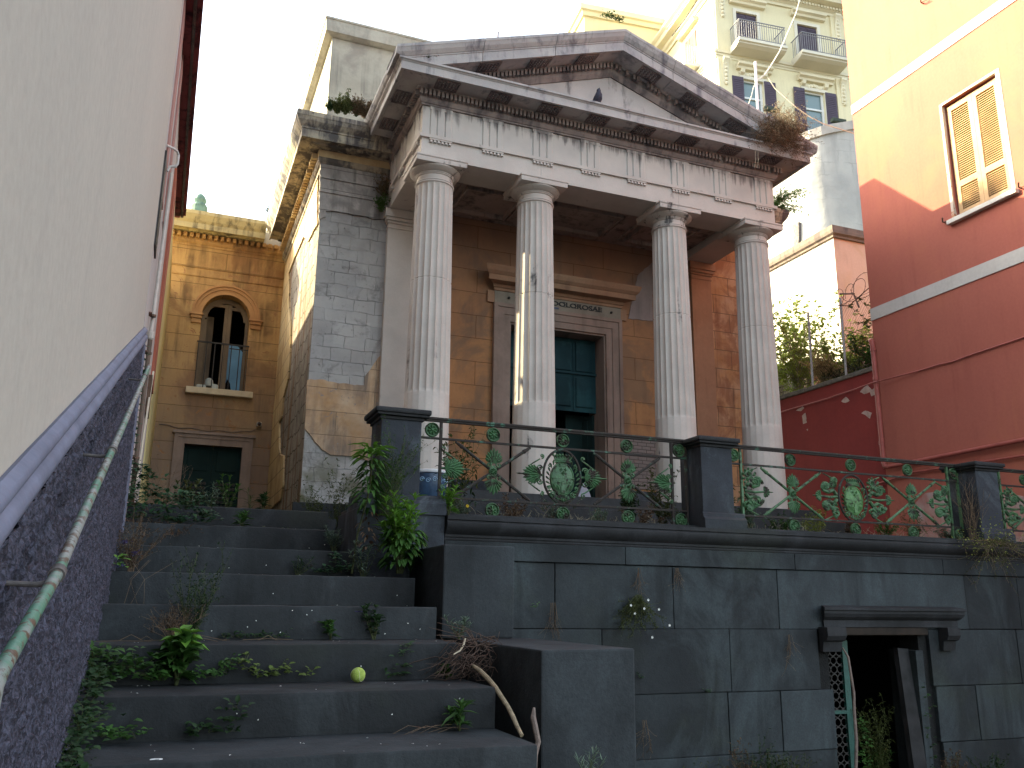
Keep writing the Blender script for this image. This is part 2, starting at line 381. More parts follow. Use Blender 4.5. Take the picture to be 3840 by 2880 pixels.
LETTER = simple('dark_lettering', (.018, .022, .022), .2, 20, .6)
WOOD = plaster('weathered_window_wood', (.20, .15, .10), (.13, .10, .075), (.06, .045, .035), .6)
SILL = simple('pale_sill_stone', (.50, .42, .30), .15, 8)
BLUE = simple('blue_sheet', (.13, .27, .42), .2, 3, .9)
WHITE = simple('white_plastic', (.62, .62, .62), .1, 8, .6)
GREYB = simple('grey_bag', (.30, .30, .36), .15, 6, .5)
POTB = simple('blue_glaze', (.03, .06, .11), .3, 14, .25)
POTW = simple('white_glaze', (.62, .64, .66), .1, 10, .3)
BARK = simple('pale_dead_branch', (.30, .235, .15), .35, 30, .9, .8)
BARKD = simple('grey_dead_stick', (.17, .13, .11), .35, 30, .9, .8)
ROOT = simple('dry_root', (.085, .055, .042), .35, 30, .95)
WIREM = simple('galvanised_wire', (.33, .32, .31), .2, 30, .6)
RUSTW = simple('rusty_wire', (.12, .07, .05), .3, 30, .8)
BALL = simple('tennis_ball_felt', (.34, .44, .09), .25, 60, .95, 1.0, .004)
PIG = simple('pigeon_feathers', (.045, .045, .065), .35, 25, .8)
def leafm(name, c, var=.35, tr=.25):
    t = NT(name, .6, .25); c1 = tuple(x * (1 - var) for x in c); c2 = tuple(min(1, x * (1 + var)) for x in c)
    k = t.mr(t.noise(7, 3), .3, .7); t.b.inputs['Subsurface Weight'].default_value = 0
    col = t.mix(k, c1, c2); t.done(col)
    tr_ = t.n('ShaderNodeBsdfTranslucent'); t.set(tr_.inputs[0], col); mx = t.n('ShaderNodeMixShader'); mx.inputs[0].default_value = tr
    out = [n for n in t.t.nodes if n.type == 'OUTPUT_MATERIAL'][0]
    t.t.links.new(t.b.outputs[0], mx.inputs[1]); t.t.links.new(tr_.outputs[0], mx.inputs[2]); t.t.links.new(mx.outputs[0], out.inputs[0]); return t.m
G_bright = leafm('bright_green_leaves', (.11, .24, .030)); G_mid = leafm('mid_green_leaves', (.045, .11, .022)); G_dark = leafm('dark_green_leaves', (.022, .052, .016))
G_grey = leafm('grey_green_leaves', (.12, .17, .12)); G_yel = leafm('yellow_green_leaves', (.22, .26, .045)); G_dry = leafm('dry_brown_leaves', (.12, .075, .045)); G_straw = leafm('straw', (.32, .27, .18))
G_olive = leafm('olive_leaves', (.07, .085, .025)); G_sun = leafm('painted_sun_green_leaves', (.34, .42, .08), .3, .5); G_sun2 = leafm('painted_sun_straw_leaves', (.42, .34, .16), .3, .4); G_ivy = leafm('ivy_leaves', (.028, .075, .030))  # G_sun and G_sun2 carry a backlit glow in their lightened colour
STEM = simple('green_stem', (.06, .07, .025), .3, 30); STEMD = simple('dry_stem', (.14, .095, .06), .3, 30); STEMW = simple('pale_stem', (.33, .28, .2), .3, 30)
PETW = simple('white_petal', (.7, .7, .66), .1, 20); PETP = leafm('purple_petal', (.10, .08, .25)); PETY = simple('yellow_petal', (.6, .42, .03), .1, 20)
# ================================================================ GROUND
g = MB(); g.box(-300, 300, -300, 600, -2.3, -1.9)
tag(g.build('ground', simple('trodden_earth', (.05, .045, .035), .3, 3, .95, .8, .02)), kind='structure')
g = MB(); g.box(1.30, 8.35, 5.72, 9.4, .3, .60)
tag(g.build('terrace_floor', L_corn), kind='structure')
g = MB(); g.box(-.26, 1.28, 7.15, 12.75, .3, .655)
tag(g.build('forecourt_path', L_step), kind='structure')
g = MB()
V = []; fs = []
nx, ny = 30, 24
for j in range(ny + 1):
    for i in range(nx + 1):
        x = 8.45 + (i / nx) ** 1.6 * 34; y = 8.6 + (j / ny) ** 1.5 * 34
        V.append((x, y, 2.75 + .35 * max(0, x - 9.5) * .35 + .22 * max(0, y - 11) * .8 + .12 * noise.noise(Vector((x, y, 0)) * .8)))
for j in range(ny):
    for i in range(nx):
        a = j * (nx + 1) + i; fs.append((a, a + 1, a + nx + 2, a + nx + 1))
g.add(V, fs)
tag(g.build('hillside', simple('hill_earth', (.16, .13, .07), .35, 2, .95, .8, .03), smooth=True), kind='structure')

# ================================================================ CHURCH
CX = 4.305
ch = thing('church', 'small neoclassical church with four fluted columns under a weathered pediment', 'church', (CX, 9.46, .60))
# stylobate and steps
s_ = MB(); s_.bbox(1.85, 6.76, 7.90, 9.46, .60, 1.06, .012); s_.bbox(1.62, 7.0, 7.62, 7.898, .60, .91, .012); s_.bbox(1.40, 7.24, 7.36, 7.618, .60, .76, .012)
s_.build('stylobate', L_step, ch, True)
# columns
def column():
    c = thing('column', None, None, (2.295, 8.21, 1.06)); del_ = None
    c.parent = ch; c.location = Vector((2.295, 8.21, 1.06)) - wl(ch)
    m = MB(); X, Y = 2.295, 8.21; V = []; fs = []; NF = 20; SEG = 8; N = NF * SEG
    def rad(z): t = (z - 1.06) / 3.22; return .233 - .030 * t - .008 * t * t
    zs = [1.06, 1.5, 2.0, 2.012, 2.03, 2.05, 2.4, 2.8, 3.192, 3.197, 3.203, 3.208, 3.6, 4.0, 4.2, 4.232, 4.25]
    for z in zs:
        for k in range(N):
            an = 2 * math.pi * k / N; ph = (k % SEG) / SEG; d = 0
            R_ = rad(z)
            fl = 0 if z < 2.01 or z > 4.24 else (.45 if z < 2.02 or z > 4.22 else 1)
            d = math.sin(math.pi * ph) ** .75 * .0165 * fl
            if z <= 2.0: d = (1 - math.cos(math.pi / NF) / math.cos(2 * math.pi / NF * (ph - .5))) * R_
            r = R_ - d - (.0045 if z in (3.197, 3.203) else 0)
            V.append((X + r * math.cos(an), Y + r * math.sin(an), z))
    for i in range(len(zs) - 1):
        for k in range(N):
            k2 = (k + 1) % N; fs.append((i * N + k, i * N + k2, (i + 1) * N + k2, (i + 1) * N + k))
    m.add(V, fs); m.build('shaft', S_col, c, True, flatang=28)
    m = MB(); r0 = rad(4.25)
    m.lathe([(r0 - .004, 4.248), (r0 + .010, 4.255), (r0 + .013, 4.264), (r0 + .008, 4.272), (r0 + .001, 4.274), (r0 + .010, 4.280), (r0 + .008, 4.288), (r0 - .004, 4.292), (r0 - .007, 4.345),
             (r0 + .004, 4.35), (r0 + .006, 4.358), (r0 + .001, 4.36), (r0 + .010, 4.364), (r0 + .012, 4.371), (r0 + .006, 4.373), (r0 + .018, 4.378), (r0 + .050, 4.392), (r0 + .072, 4.410), (r0 + .074, 4.420), (r0 + .066, 4.427)], (X, Y, 0), 48)
    m.bbox(X - .272, X + .272, Y - .272, Y + .272, 4.424, 4.482, .003); m.bbox(X - .28, X + .28, Y - .28, Y + .28, 4.478, 4.4995, .005)
    m.build('capital', S_cap, c, True, flatang=30)
    return c
col0 = column()
for x in (3.452, 5.158, 6.315):
    c = dup(col0, col0.location + Vector((x - 2.295, 0, 0)))
# architrave: front and returns
a = MB()
for x0, x1 in ((2.08, 3.43), (3.432, 5.17), (5.172, 6.53)): a.box(x0, x1, 8.0, 8.42, 4.50, 4.715)
a.box(2.08, 2.50, 8.4201, 9.46, 4.50, 4.715); a.box(6.11, 6.53, 8.4201, 9.46, 4.50, 4.715)
a.build('architrave', S_arch, ch)
a = MB(); a.sweepU([(0, 4.7151), (.028, 4.7151), (.028, 4.752), (0, 4.752)], 2.08, 6.53, 8.0, 9.46)
TRI = [2.16 + i * .5837 for i in range(8)]
def gutta(m, x, y, z, dx=1, dy=0):
    w0, w1 = .0085, .0145
    if dx: m.add([(x - w0, y - w0 * 1.3, z), (x + w0, y - w0 * 1.3, z), (x + w0, y + .02, z), (x - w0, y + .02, z), (x - w1, y - w1 * 1.5, z - .03), (x + w1, y - w1 * 1.5, z - .03), (x + w1, y + .02, z - .03), (x - w1, y + .02, z - .03)],
          [(0, 1, 2, 3), (7, 6, 5, 4), (0, 4, 5, 1), (1, 5, 6, 2), (3, 2, 6, 7), (0, 3, 7, 4)])
    else: m.add([(x + .02, y - w0, z), (x + .02, y + w0, z), (x - w0 * 1.3, y + w0, z), (x - w0 * 1.3, y - w0, z), (x + .02, y - w1, z - .03), (x + .02, y + w1, z - .03), (x - w1 * 1.5, y + w1, z - .03), (x - w1 * 1.5, y - w1, z - .03)],
          [(0, 1, 2, 3), (7, 6, 5, 4), (0, 4, 5, 1), (1, 5, 6, 2), (3, 2, 6, 7), (0, 3, 7, 4)])
for tx in TRI:
    a.box(tx, tx + .243, 7.978, 8.02, 4.698, 4.7149)
    for k in range(6): gutta(a, tx + .02 + k * .0406, 7.994, 4.699)
for ty in (8.09, 8.67, 9.15):
    a.box(2.058, 2.10, ty, ty + .243, 4.698, 4.7149)
    for k in range(6): gutta(a, 2.074, ty + .02 + k * .0406, 4.699, 0, 1)
a.build('taenia', S_arch, ch)
fz = MB()
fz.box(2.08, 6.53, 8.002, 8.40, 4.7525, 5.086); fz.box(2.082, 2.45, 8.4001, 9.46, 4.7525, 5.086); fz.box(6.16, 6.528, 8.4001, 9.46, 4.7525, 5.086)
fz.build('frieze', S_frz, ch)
def trig(m, u0, pl, side):
    wd = .243; b = .036
    segs = [(0.012, .066), (.0885, .1545), (.177, .231)]
    for (a0, a1) in segs:
        if side: m.poly([(pl, u0 + a0 - .010), (pl - .012, u0 + a0), (pl - .012, u0 + a1), (pl, u0 + a1 + .010)], 2, 4.7526, 5.05)
        else: m.poly([(u0 + a0 - .010, pl), (u0 + a0, pl - .012), (u0 + a1, pl - .012), (u0 + a1 + .010, pl)], 2, 4.7526, 5.05)
    if side: m.box(pl - .014, pl, u0, u0 + wd, 5.05, 5.0859)
    else: m.box(u0, u0 + wd, pl - .014, pl, 5.05, 5.0859)
for tx in TRI: tg = MB(); trig(tg, tx, 8.0015, 0); tg.build('triglyph', S_frz, ch)
for ty in (8.09, 8.67, 9.15): tg = MB(); trig(tg, ty, 2.0815, 1); tg.build('triglyph', S_frz, ch)
# horizontal cornice: bed mould, dentils, soffit with mutule panels, corona
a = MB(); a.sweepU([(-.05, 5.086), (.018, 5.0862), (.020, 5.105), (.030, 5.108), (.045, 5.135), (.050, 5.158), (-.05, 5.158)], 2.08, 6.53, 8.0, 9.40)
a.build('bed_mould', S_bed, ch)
a = MB(); a.sweepU([(-.05, 5.1585), (.052, 5.1585), (.052, 5.245), (-.05, 5.245)], 2.08, 6.53, 8.0, 9.40)
x = 2.02
rnd = random.Random(4)
while x < 6.58:
    if rnd.random() > .04: a.bbox(x, x + .029, 7.898, 7.95, 5.164, 5.228, .003)
    x += .0465
y = 7.95
while y < 9.2:
    if rnd.random() > .08: a.bbox(1.978, 2.03, y, y + .029, 5.164, 5.228, .003)
    y += .0465
a.build('dentils', S_bed, ch)
a = MB(); a.sweepU([(-.05, 5.2455), (.075, 5.2455), (.085, 5.256), (.285, 5.262), (.297, 5.247), (.325, 5.247), (.325, 5.333), (.330, 5.335), (.338, 5.345), (.352, 5.352), (.352, 5.372), (.1, 5.385), (-.05, 5.39)], 2.08, 6.53, 8.0, 9.09)
a.build('cornice', S_corn, ch)
def mutule(m, cx, cy, lx, ly, z, ax=0):
    m.box(cx - lx, cx + lx, cy - ly, cy - ly + .012, z - .014, z); m.box(cx - lx, cx + lx, cy + ly - .012, cy + ly, z - .014, z)
    m.box(cx - lx, cx - lx + .012, cy - ly + .0121, cy + ly - .0121, z - .014, z); m.box(cx + lx - .012, cx + lx, cy - ly + .0121, cy + ly - .0121, z - .014, z)
    nx_, ny_ = (6, 4) if ax == 0 else (4, 6)
    for i in range(nx_):
        for j in range(ny_):
            px_ = cx - lx + .012 + (2 * lx - .024) * (i + .5) / nx_; py_ = cy - ly + .012 + (2 * ly - .024) * (j + .5) / ny_
            m.lathe([(.010, z), (.013, z - .018)], (px_, py_, 0), 8)
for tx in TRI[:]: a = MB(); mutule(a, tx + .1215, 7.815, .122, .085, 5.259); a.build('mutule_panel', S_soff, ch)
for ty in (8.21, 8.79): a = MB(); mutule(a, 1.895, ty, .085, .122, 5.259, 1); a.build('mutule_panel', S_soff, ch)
# tympanum and raking cornices
sl = .913 / 2.64
def rz_(x): return 6.363 - abs(x - CX) * sl
a = MB(); a.poly([(2.25, 5.386), (6.36, 5.386), (CX, 6.363 - .20)], 1, 8.0, 8.3); a.build('tympanum', S_tym, ch)
RP = [(.393, 0), (.393, -.030), (.386, -.040), (.372, -.075), (.345, -.110), (.335, -.116), (.335, -.128), (.327, -.130), (.327, -.235), (.300, -.235), (.290, -.222), (.085, -.226), (.070, -.238), (-.05, -.238), (-.05, 0)]
def raking(m, prof, x0, x1, yf):
    n = len(prof); V = []
    for x in (x0, x1):
        for p, dz in prof: V.append((x, yf - p, rz_(x) + dz))
    fs = [tuple(range(n)), tuple(n + i for i in range(n))[::-1]]
    for i in range(n):
        j = (i + 1) % n; fs.append((i, n + i, n + j, j))
    m.add(V, fs)
def clip(o, co, no):
    bm = bmesh.new(); bm.from_mesh(o.data); M_ = Vector(co) - wl(o)
    rr = bmesh.ops.bisect_plane(bm, geom=bm.verts[:] + bm.edges[:] + bm.faces[:], plane_co=M_, plane_no=no, clear_inner=True)
    ed = [e for e in rr['geom_cut'] if isinstance(e, bmesh.types.BMEdge)]
    try: bmesh.ops.holes_fill(bm, edges=ed)
    except Exception: pass
    bm.to_mesh(o.data); bm.free()
for (xa, xb, nm) in ((1.687, CX - .0005, 'l'), (CX + .0005, 6.923, 'r')):
    a = MB()
    js = [xa, 2.62 if nm == 'l' else 4.95, 3.46 if nm == 'l' else 6.15, xb]
    for i in range(3): raking(a, RP, js[i] + (.003 if i else 0), js[i + 1] - (.003 if i < 2 else 0), 8.0)
    o = a.build('raking_cornice', S_rake, ch); clip(o, (0, 0, 5.3735), (0, 0, 1))
    a = MB(); raking(a, [(.052, -.2385), (.052, -.315), (.050, -.318), (.045, -.345), (.030, -.37), (.018, -.39), (-.02, -.39), (-.02, -.2385)], xa, xb, 8.0)
    t_ = xa
    x = min(xa, xb) + .9 if nm == 'l' else CX + .02
    xe = CX - .03 if nm == 'l' else xb - .9
    while x < xe:
        zt = rz_(x + .0145) - .243
        if zt - .065 > 5.38 and rnd.random() > (.05 if nm == 'l' else .22): a.box(x, x + .029, 7.898, 7.949, zt - .062, zt)
        x += .0465
    o = a.build('raking_bed_mould', S_bed, ch); clip(o, (0, 0, 5.374), (0, 0, 1))
    for k in range(4):
        a = MB(); cx = CX + (-1 if nm == 'l' else 1) * (.40 + .5837 * k)
        zc = rz_(cx) - .226
        if zc < 5.45: continue
        b0 = len(a.v); mutule(a, cx, 7.81, .122, .085, 0)
        for i in range(b0, len(a.v)):
            v = a.v[i]; a.v[i] = (v[0], v[1], rz_(v[0]) - .2265 + v[2])
        a.build('mutule_panel', S_soff, ch)
# side gutters and roof of the portico
for sx in (0, 1):
    a = MB(); y0, y1 = 7.607, 9.12
    pr = [(.393, 5.448), (.393, 5.418), (.372, 5.385), (.353, 5.373), (0, 5.3731), (0, 5.448)]
    pts = [((2.08 - p) if not sx else (6.53 + p), z) for p, z in pr]
    a.poly(pts, 1, 7.676, y1); a.build('side_gutter', S_rake, ch)
a = MB(); a.poly([(1.70, 5.440), (CX, 6.340), (6.91, 5.440), (6.91, 5.40), (CX, 6.22), (1.70, 5.40)], 1, 7.96, 9.74)
a.build('portico_roof', S_corn, ch)
a = MB(); a.tube([(2.78, 7.66, 5.83), (2.782, 7.66, 5.935)], .008, 6); a.tube([(2.70, 7.66, 5.80), (2.79, 7.66, 5.832)], .010, 6)
a.build('roof_pin', RUSTW, ch)
# ceiling of the porch
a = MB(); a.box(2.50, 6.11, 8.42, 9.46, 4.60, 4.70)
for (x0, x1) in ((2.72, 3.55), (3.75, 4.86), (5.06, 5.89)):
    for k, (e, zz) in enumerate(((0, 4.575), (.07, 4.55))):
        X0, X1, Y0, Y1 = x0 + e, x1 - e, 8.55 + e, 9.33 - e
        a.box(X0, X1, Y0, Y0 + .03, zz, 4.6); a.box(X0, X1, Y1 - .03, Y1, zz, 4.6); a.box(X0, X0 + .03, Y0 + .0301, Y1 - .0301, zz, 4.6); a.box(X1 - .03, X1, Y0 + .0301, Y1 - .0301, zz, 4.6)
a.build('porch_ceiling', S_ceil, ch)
# walls
a = MB(); a.box(2.385, 3.65, 9.46, 9.9, 1.0, 4.62); a.box(3.65, 4.95, 9.46, 9.9, 3.33, 4.62); a.box(4.95, 6.22, 9.46, 9.9, 1.0, 4.62)
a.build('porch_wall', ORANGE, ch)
for x0, x1 in ((2.386, 3.43), (5.17, 6.22)): a = MB(); a.box(x0, x1, 9.435, 9.4601, 1.0605, 1.375); a.build('stone_dado', L_pier, ch)
a = MB(); a.box(1.30, 2.10, 9.463, 9.9, .60, 5.0); a.build('front_wall', TUFF, ch)
a = MB(); a.box(6.53, 7.33, 9.46, 9.9, .60, 5.0); a.build('right_front_wall', PLASTR, ch)
a = MB(); a.box(1.22, 2.12, 9.38, 9.4629, .60, 1.02); a.build('wall_plinth', L_step, ch, wob=.01)
# anta pilasters
for x0, x1, mt, nm in ((2.08, 2.385, S_arch, 'l'), (6.22, 6.53, FRAMEO, 'r')):
    a = MB(); a.bbox(x0, x1, 9.385, 9.4601, 1.06, 4.33, .004); a.box(x0 - .006, x1 + .006, 9.375, 9.4601, 4.27, 4.285)
    a.bbox(x0 - .012, x1 + .012, 9.370, 9.4601, 4.33, 4.36, .004); a.bbox(x0 - .03, x1 + .03, 9.35, 9.4601, 4.36, 4.40, .008); a.bbox(x0 - .045, x1 + .045, 9.335, 9.4601, 4.40, 4.499, .004)
    a.build('pilaster', mt, ch)
# plaster sheets still clinging to the front wall (traced outline, 2 cm thick)
def sheet(name, pts, Y, t, mat, parent, plane='Y', seed=0, jit=.006):
    P = [atY(x, y, Y) if plane == 'Y' else atX(x, y, Y) for x, y in pts]
    P = [((p.x if plane == 'Y' else p.y), p.z) for p in P]; out = []; rr = random.Random(seed)
    for i in range(len(P)):
        a_, b_ = P[i], P[(i + 1) % len(P)]; L_ = math.dist(a_, b_); n = max(1, int(L_ / .035)); out.append(a_)
        st = abs(a_[0] - b_[0]) < .004 or abs(a_[1] - b_[1]) < .004
        for k in range(1, n):
            f = k / n; j = 0 if st else jit
            out.append((a_[0] + (b_[0] - a_[0]) * f + rr.uniform(-j, j), a_[1] + (b_[1] - a_[1]) * f + rr.uniform(-j, j)))
    m = MB(); m.poly(out, 1 if plane == 'Y' else 0, Y - t, Y + .004)
    return m.build(name, mat, parent)
Z7 = lambda x, y: (900 + x * .28933, 1200 + y * .28933)
Z8 = lambda x, y: (900 + x * .28933, 1560 + y * .28933)
Z6 = lambda x, y: (900 + x * .28933, 750 + y * .28933)
Z5 = lambda x, y: (900 + x * .28933, 350 + y * .28933)
sheet('stained_plaster_sheet', [Z7(872, 780), Z7(1050, 775), Z7(1230, 815), Z7(1430, 840), Z7(1610, 850), Z7(1612, 740), Z7(1690, 640), Z7(1790, 490), Z7(1845, 440), Z7(1838, 900), Z8(1790, 300), Z8(1775, 640), Z8(1590, 560), Z8(1490, 525), Z8(1300, 515), Z8(1160, 505), Z8(1060, 440), Z8(940, 290), Z8(835, 160), Z7(850, 1200)], 9.463, .022, OCHREP, ch, seed=1)
sheet('grey_plaster_sheet', [Z5(1058, 640), Z5(1950, 780), Z5(1945, 1000), Z5(1925, 1300), Z5(1900, 1480), Z5(1850, 1640), Z5(1750, 1640), Z5(1620, 1600), Z5(1480, 1590), Z5(1380, 1560), Z5(1240, 1540), Z5(1110, 1535), Z5(1108, 1610), Z5(1020, 1650), Z5(1030, 1100)], 9.463, .024, GREYPL, ch, seed=2)
a = MB(); zz = [(4.455, 4.44), (4.79, 4.775)]
a.box(1.275, 2.09, 9.425, 9.4391, 4.60, 4.615); a.box(1.275, 2.09, 9.422, 9.4391, 4.775, 4.792); a.build('string_mould', GREYPL, ch)
sheet('repair_patch', [(2390, 1034), (2444, 985), (2446, 1204), (2400, 1200), (2354, 1196)], 9.46, .010, PATCH, ch, seed=3)
def bricks():
    t = NT('exposed_brick', .95); f, cc = t.brick(0, .12, .045, .006, (5.2, 1.4), .01); c = t.mix(t.noise(9), (.26, .21, .19), (.17, .14, .13)); c = t.mix(f, c, (.09, .075, .07))
    return t.done(c, t.bump(t.ma('SUBTRACT', t.noise(30), f), .6, .006))
a = MB(); a.box(5.172, 6.21, 9.452, 9.4601, 1.40, 2.02); a.build('exposed_brickwork', bricks(), ch)
# flank wall and its plaster
a = MB(); a.box(1.30, 1.70, 9.9001, 20, .60, 5.0); a.box(1.298, 1.5, 9.4635, 9.9, .60, 5.0); a.build('flank_wall', TUFFS, ch)
sheet('flank_plaster_sheet', [Z6(1018, 5), Z6(1022, 310), Z6(940, 460), Z6(900, 540), Z6(840, 480), Z6(720, 760), Z6(650, 950), Z6(655, 1400), Z7(680, 80), Z7(660, 560), Z7(640, 760), Z7(580, 1000), Z7(555, 1260), Z7(520, 1330), Z7(525, 1640), Z8(535, 500), Z8(580, 520), Z8(575, 900), Z8(545, 1080), (1000, 1925), Z7(395, 1600), Z7(470, 1000), Z6(530, 1400), Z6(545, 1180), Z6(600, 640), Z6(780, 0), Z5(1000, 760), Z5(1050, 740)], 1.299, .020, OCHREF, ch, 'X', seed=5, jit=.01)
# main cornice
a = MB(); a.sweepU([(-.02, 4.90), (.012, 4.90), (.014, 4.955), (.03, 4.96), (.05, 4.985), (.05, 5.03), (-.02, 5.03)], 1.28, 7.33, 9.46, 12.69); a.build('main_bed_mould', stone('weathered_bed_mould', (.40, .33, .22), (.24, .20, .165), (.06, .055, .055), .44, .56, bump=.6), ch)
a = MB(); a.sweepU([(-.02, 5.0305), (.052, 5.0305), (.052, 5.118), (-.02, 5.118)], 1.28, 7.33, 9.46, 12.69)
y = 9.50
while y < 12.6:
    if rnd.random() > .07: a.bbox(1.165, 1.230, y, y + .048, 5.036, 5.105, .004)
    y += .078
a.build('flank_dentils', OCHREF, ch)
MCP = [(-.02, 5.1185), (.16, 5.1185), (.17, 5.135), (.262, 5.138), (.268, 5.118), (.285, 5.118), (.285, 5.215), (.295, 5.222), (.297, 5.240), (.315, 5.262), (.340, 5.300), (.352, 5.335), (.359, 5.345), (.359, 5.398), (-.02, 5.41)]
a = MB(); a.sweepU(MCP, 1.28, 7.33, 9.46, 12.35); a.build('main_cornice', stone('weathered_main_cornice', (.44, .385, .27), (.27, .235, .20), (.055, .05, .055), .44, .54, bump=.6), ch, wob=.006)
a = MB(); a.box(1.3, 7.3, 9.48, 19, 5.0, 5.39); a.build('roof_slab', S_corn, ch)
# attic block behind the pediment
a = MB(); a.box(1.335, 5.60, 9.75, 17.5, 5.40, 6.86); a.build('attic_wall', PALEB, ch)
a = MB(); a.sweepU([(-.1, 6.8605), (.03, 6.8605), (.095, 6.885), (.098, 7.045), (.108, 7.05), (.108, 7.075), (-.1, 7.08)], 1.335, 5.60, 9.75, 17.4); a.build('attic_coping', PALEB, ch, wob=.008)
# doorway
o = MB()
for k, (e, d) in enumerate(((.0, .055), (.045, .040), (.135, .028))):
    x0, x1, zt = 3.432 + e, 5.170 - e, 3.552 - e
    w0 = [.045, .09, .083][k]
    o.box(x0, x0 + w0, 9.4599 - d, 9.4601, 1.06, zt); o.box(x1 - w0, x1, 9.4599 - d, 9.4601, 1.06, zt); o.box(x0 + w0, x1 - w0, 9.4599 - d, 9.4601, zt - w0, zt)
o.build('door_surround', FRAME, ch)
o = MB(); o.box(3.44, 5.162, 9.425, 9.4601, 3.5525, 3.705); o.build('inscription_band', INSC, ch)
o = MB(); o.box(3.35, 3.44, 9.43, 9.4601, 3.5525, 3.70); o.build('door_corbel', FRAMEO, ch)
o = MB(); o.box(5.162, 5.25, 9.43, 9.4601, 3.5525, 3.70); o.build('door_corbel', FRAMEO, ch)
o = MB()
PR = [(0, 3.7055), (.05, 3.7055), (.055, 3.735), (.07, 3.742), (.085, 3.775), (.19, 3.785), (.195, 3.85), (.205, 3.855), (.235, 3.885), (.255, 3.935), (.255, 3.955), (0, 3.975)]
n = len(PR); V = []
XA, XB = 3.47, 5.135
for xx, sg in ((XA, -1), (XB, 1)):
    for p, z in PR: V.append((xx + sg * p * .85, 9.46 - p, z))
for xx, sg in ((XA, -1), (XB, 1)):
    pass
fs = [tuple(range(n)), tuple(n + i for i in range(n))[::-1]]
for i in range(n):
    j = (i + 1) % n; fs.append((i, n + i, n + j, j))
o.add(V, fs); o.build('door_cornice', FRAMEO, ch)
for xx in (3.62, 5.02):
    o = MB(); o.lathe([(.001, .035), (.012, .030), (.017, .015), (.012, 0)], (xx, 9.425, 3.628), 12, 1); o.build('iron_stud', DARKI, ch)
o = MB(); o.box(4.19, 4.29, 9.418, 9.4249, 3.575, 3.595); o.build('blue_plaque', simple('faded_blue_tile', (.08, .10, .16), .2), ch)
# lettering with serifs: built from bars on the inscription band
def letters(txt, x0, x1, zb, h, y, mat, parent):
    cu = bpy.data.curves.new('t', 'FONT'); cu.body = txt; cu.size = 1; cu.offset = .030; cu.extrude = .02
    ob = bpy.data.objects.new('t', cu); C.objects.link(ob)
    dg = bpy.context.evaluated_depsgraph_get(); dg.update(); me = bpy.data.meshes.new_from_object(ob.evaluated_get(dg))
    bpy.data.objects.remove(ob)
    xs = [v.co.x for v in me.vertices]; ys = [v.co.y for v in me.vertices]
    a_, b_, c_, d_2 = min(xs), max(xs), min(ys), max(ys); m = MB()
    L = parent; off = wl(parent)
    m.add([(x0 + (v.co.x - a_) / (b_ - a_) * (x1 - x0), y - .006 + (.006 if v.co.z < 0 else 0), zb + (v.co.y - c_) / (d_2 - c_) * h) for v in me.vertices], [list(p.vertices) for p in me.polygons])
    return m
lm = letters('DOLOROSAE', 4.205, 4.893, 3.616, .062, 9.4248, LETTER, ch)
for xs_ in (4.205, 4.365, 4.52, 4.585, 4.74, 4.80, 4.845):
    lm.box(xs_ - .008, xs_ + .020, 9.419, 9.4246, 3.6145, 3.620); lm.box(xs_ - .008, xs_ + .018, 9.419, 9.4246, 3.675, 3.680)
lm.build('inscription_letters', LETTER, ch)
# door leaves, reveal, dark nave
o = MB(); o.box(4.932, 4.9499, 9.4605, 9.9, 1.061, 3.329); o.box(3.6501, 3.668, 9.4605, 9.9, 1.061, 3.329); o.box(3.668, 4.932, 9.4605, 9.9, 3.312, 3.3295); o.build('door_reveal', FRAME, ch)
o = MB(); o.box(3.669, 4.931, 9.70, 9.73, 2.36, 3.311)
for i in range(2):
    for j in range(4):
        x0 = 3.70 + j * .305; z0 = 2.42 + i * .46; o.bbox(x0 + .03, x0 + .27, 9.678, 9.702, z0, z0 + .38, .012); o.box(x0 - .005, x0 + .012, 9.685, 9.6999, z0 - .04, z0 + .42)
o.box(3.655, 4.945, 9.675, 9.6999, 2.84, 2.87); o.build('door_transom', TEAL, ch)
o = MB(); o.box(4.60, 4.945, 9.9, 9.93, 1.06, 2.36); o.build('inner_door_panel', DKGRN, ch)
o = MB(); b0 = 0
o.box(0, .035, 0, .62, 1.06, 2.345)
for z0, z1 in ((1.15, 1.55), (1.62, 2.28)): o.bbox(-.012, .0, .08, .54, z0, z1, .01)
leafm_ = o; V2 = []
ca, sa_ = math.cos(R(20)), math.sin(R(20))
o.v = [(4.90 + v[0] * ca - v[1] * sa_, 9.74 + v[0] * sa_ + v[1] * ca, v[2]) for v in o.v]
o.build('door_leaf', DKGRN, ch)
o = MB(); o.box(3.66, 3.70, 9.73, 10.30, 1.06, 2.345); o.build('door_leaf', TEAL, ch)
o = MB(); o.box(3.0, 5.8, 9.9001, 13, .95, 1.055); o.box(3.0, 5.8, 13, 13.1, 1.06, 4.2); o.box(2.9, 3.0, 9.9001, 13, 1.06, 4.2); o.box(5.8, 5.9, 9.9001, 13, 1.06, 4.2); o.box(2.9, 5.9, 9.9001, 13, 4.2, 4.3)
o.build('nave_interior', BLACKI, ch)
o = MB(); o.box(4.28, 4.56, 9.88, 9.91, 1.60, 1.95); o.box(4.31, 4.53, 9.87, 9.8799, 1.64, 1.91); o.build('inner_door_panel', DKGRN, ch)
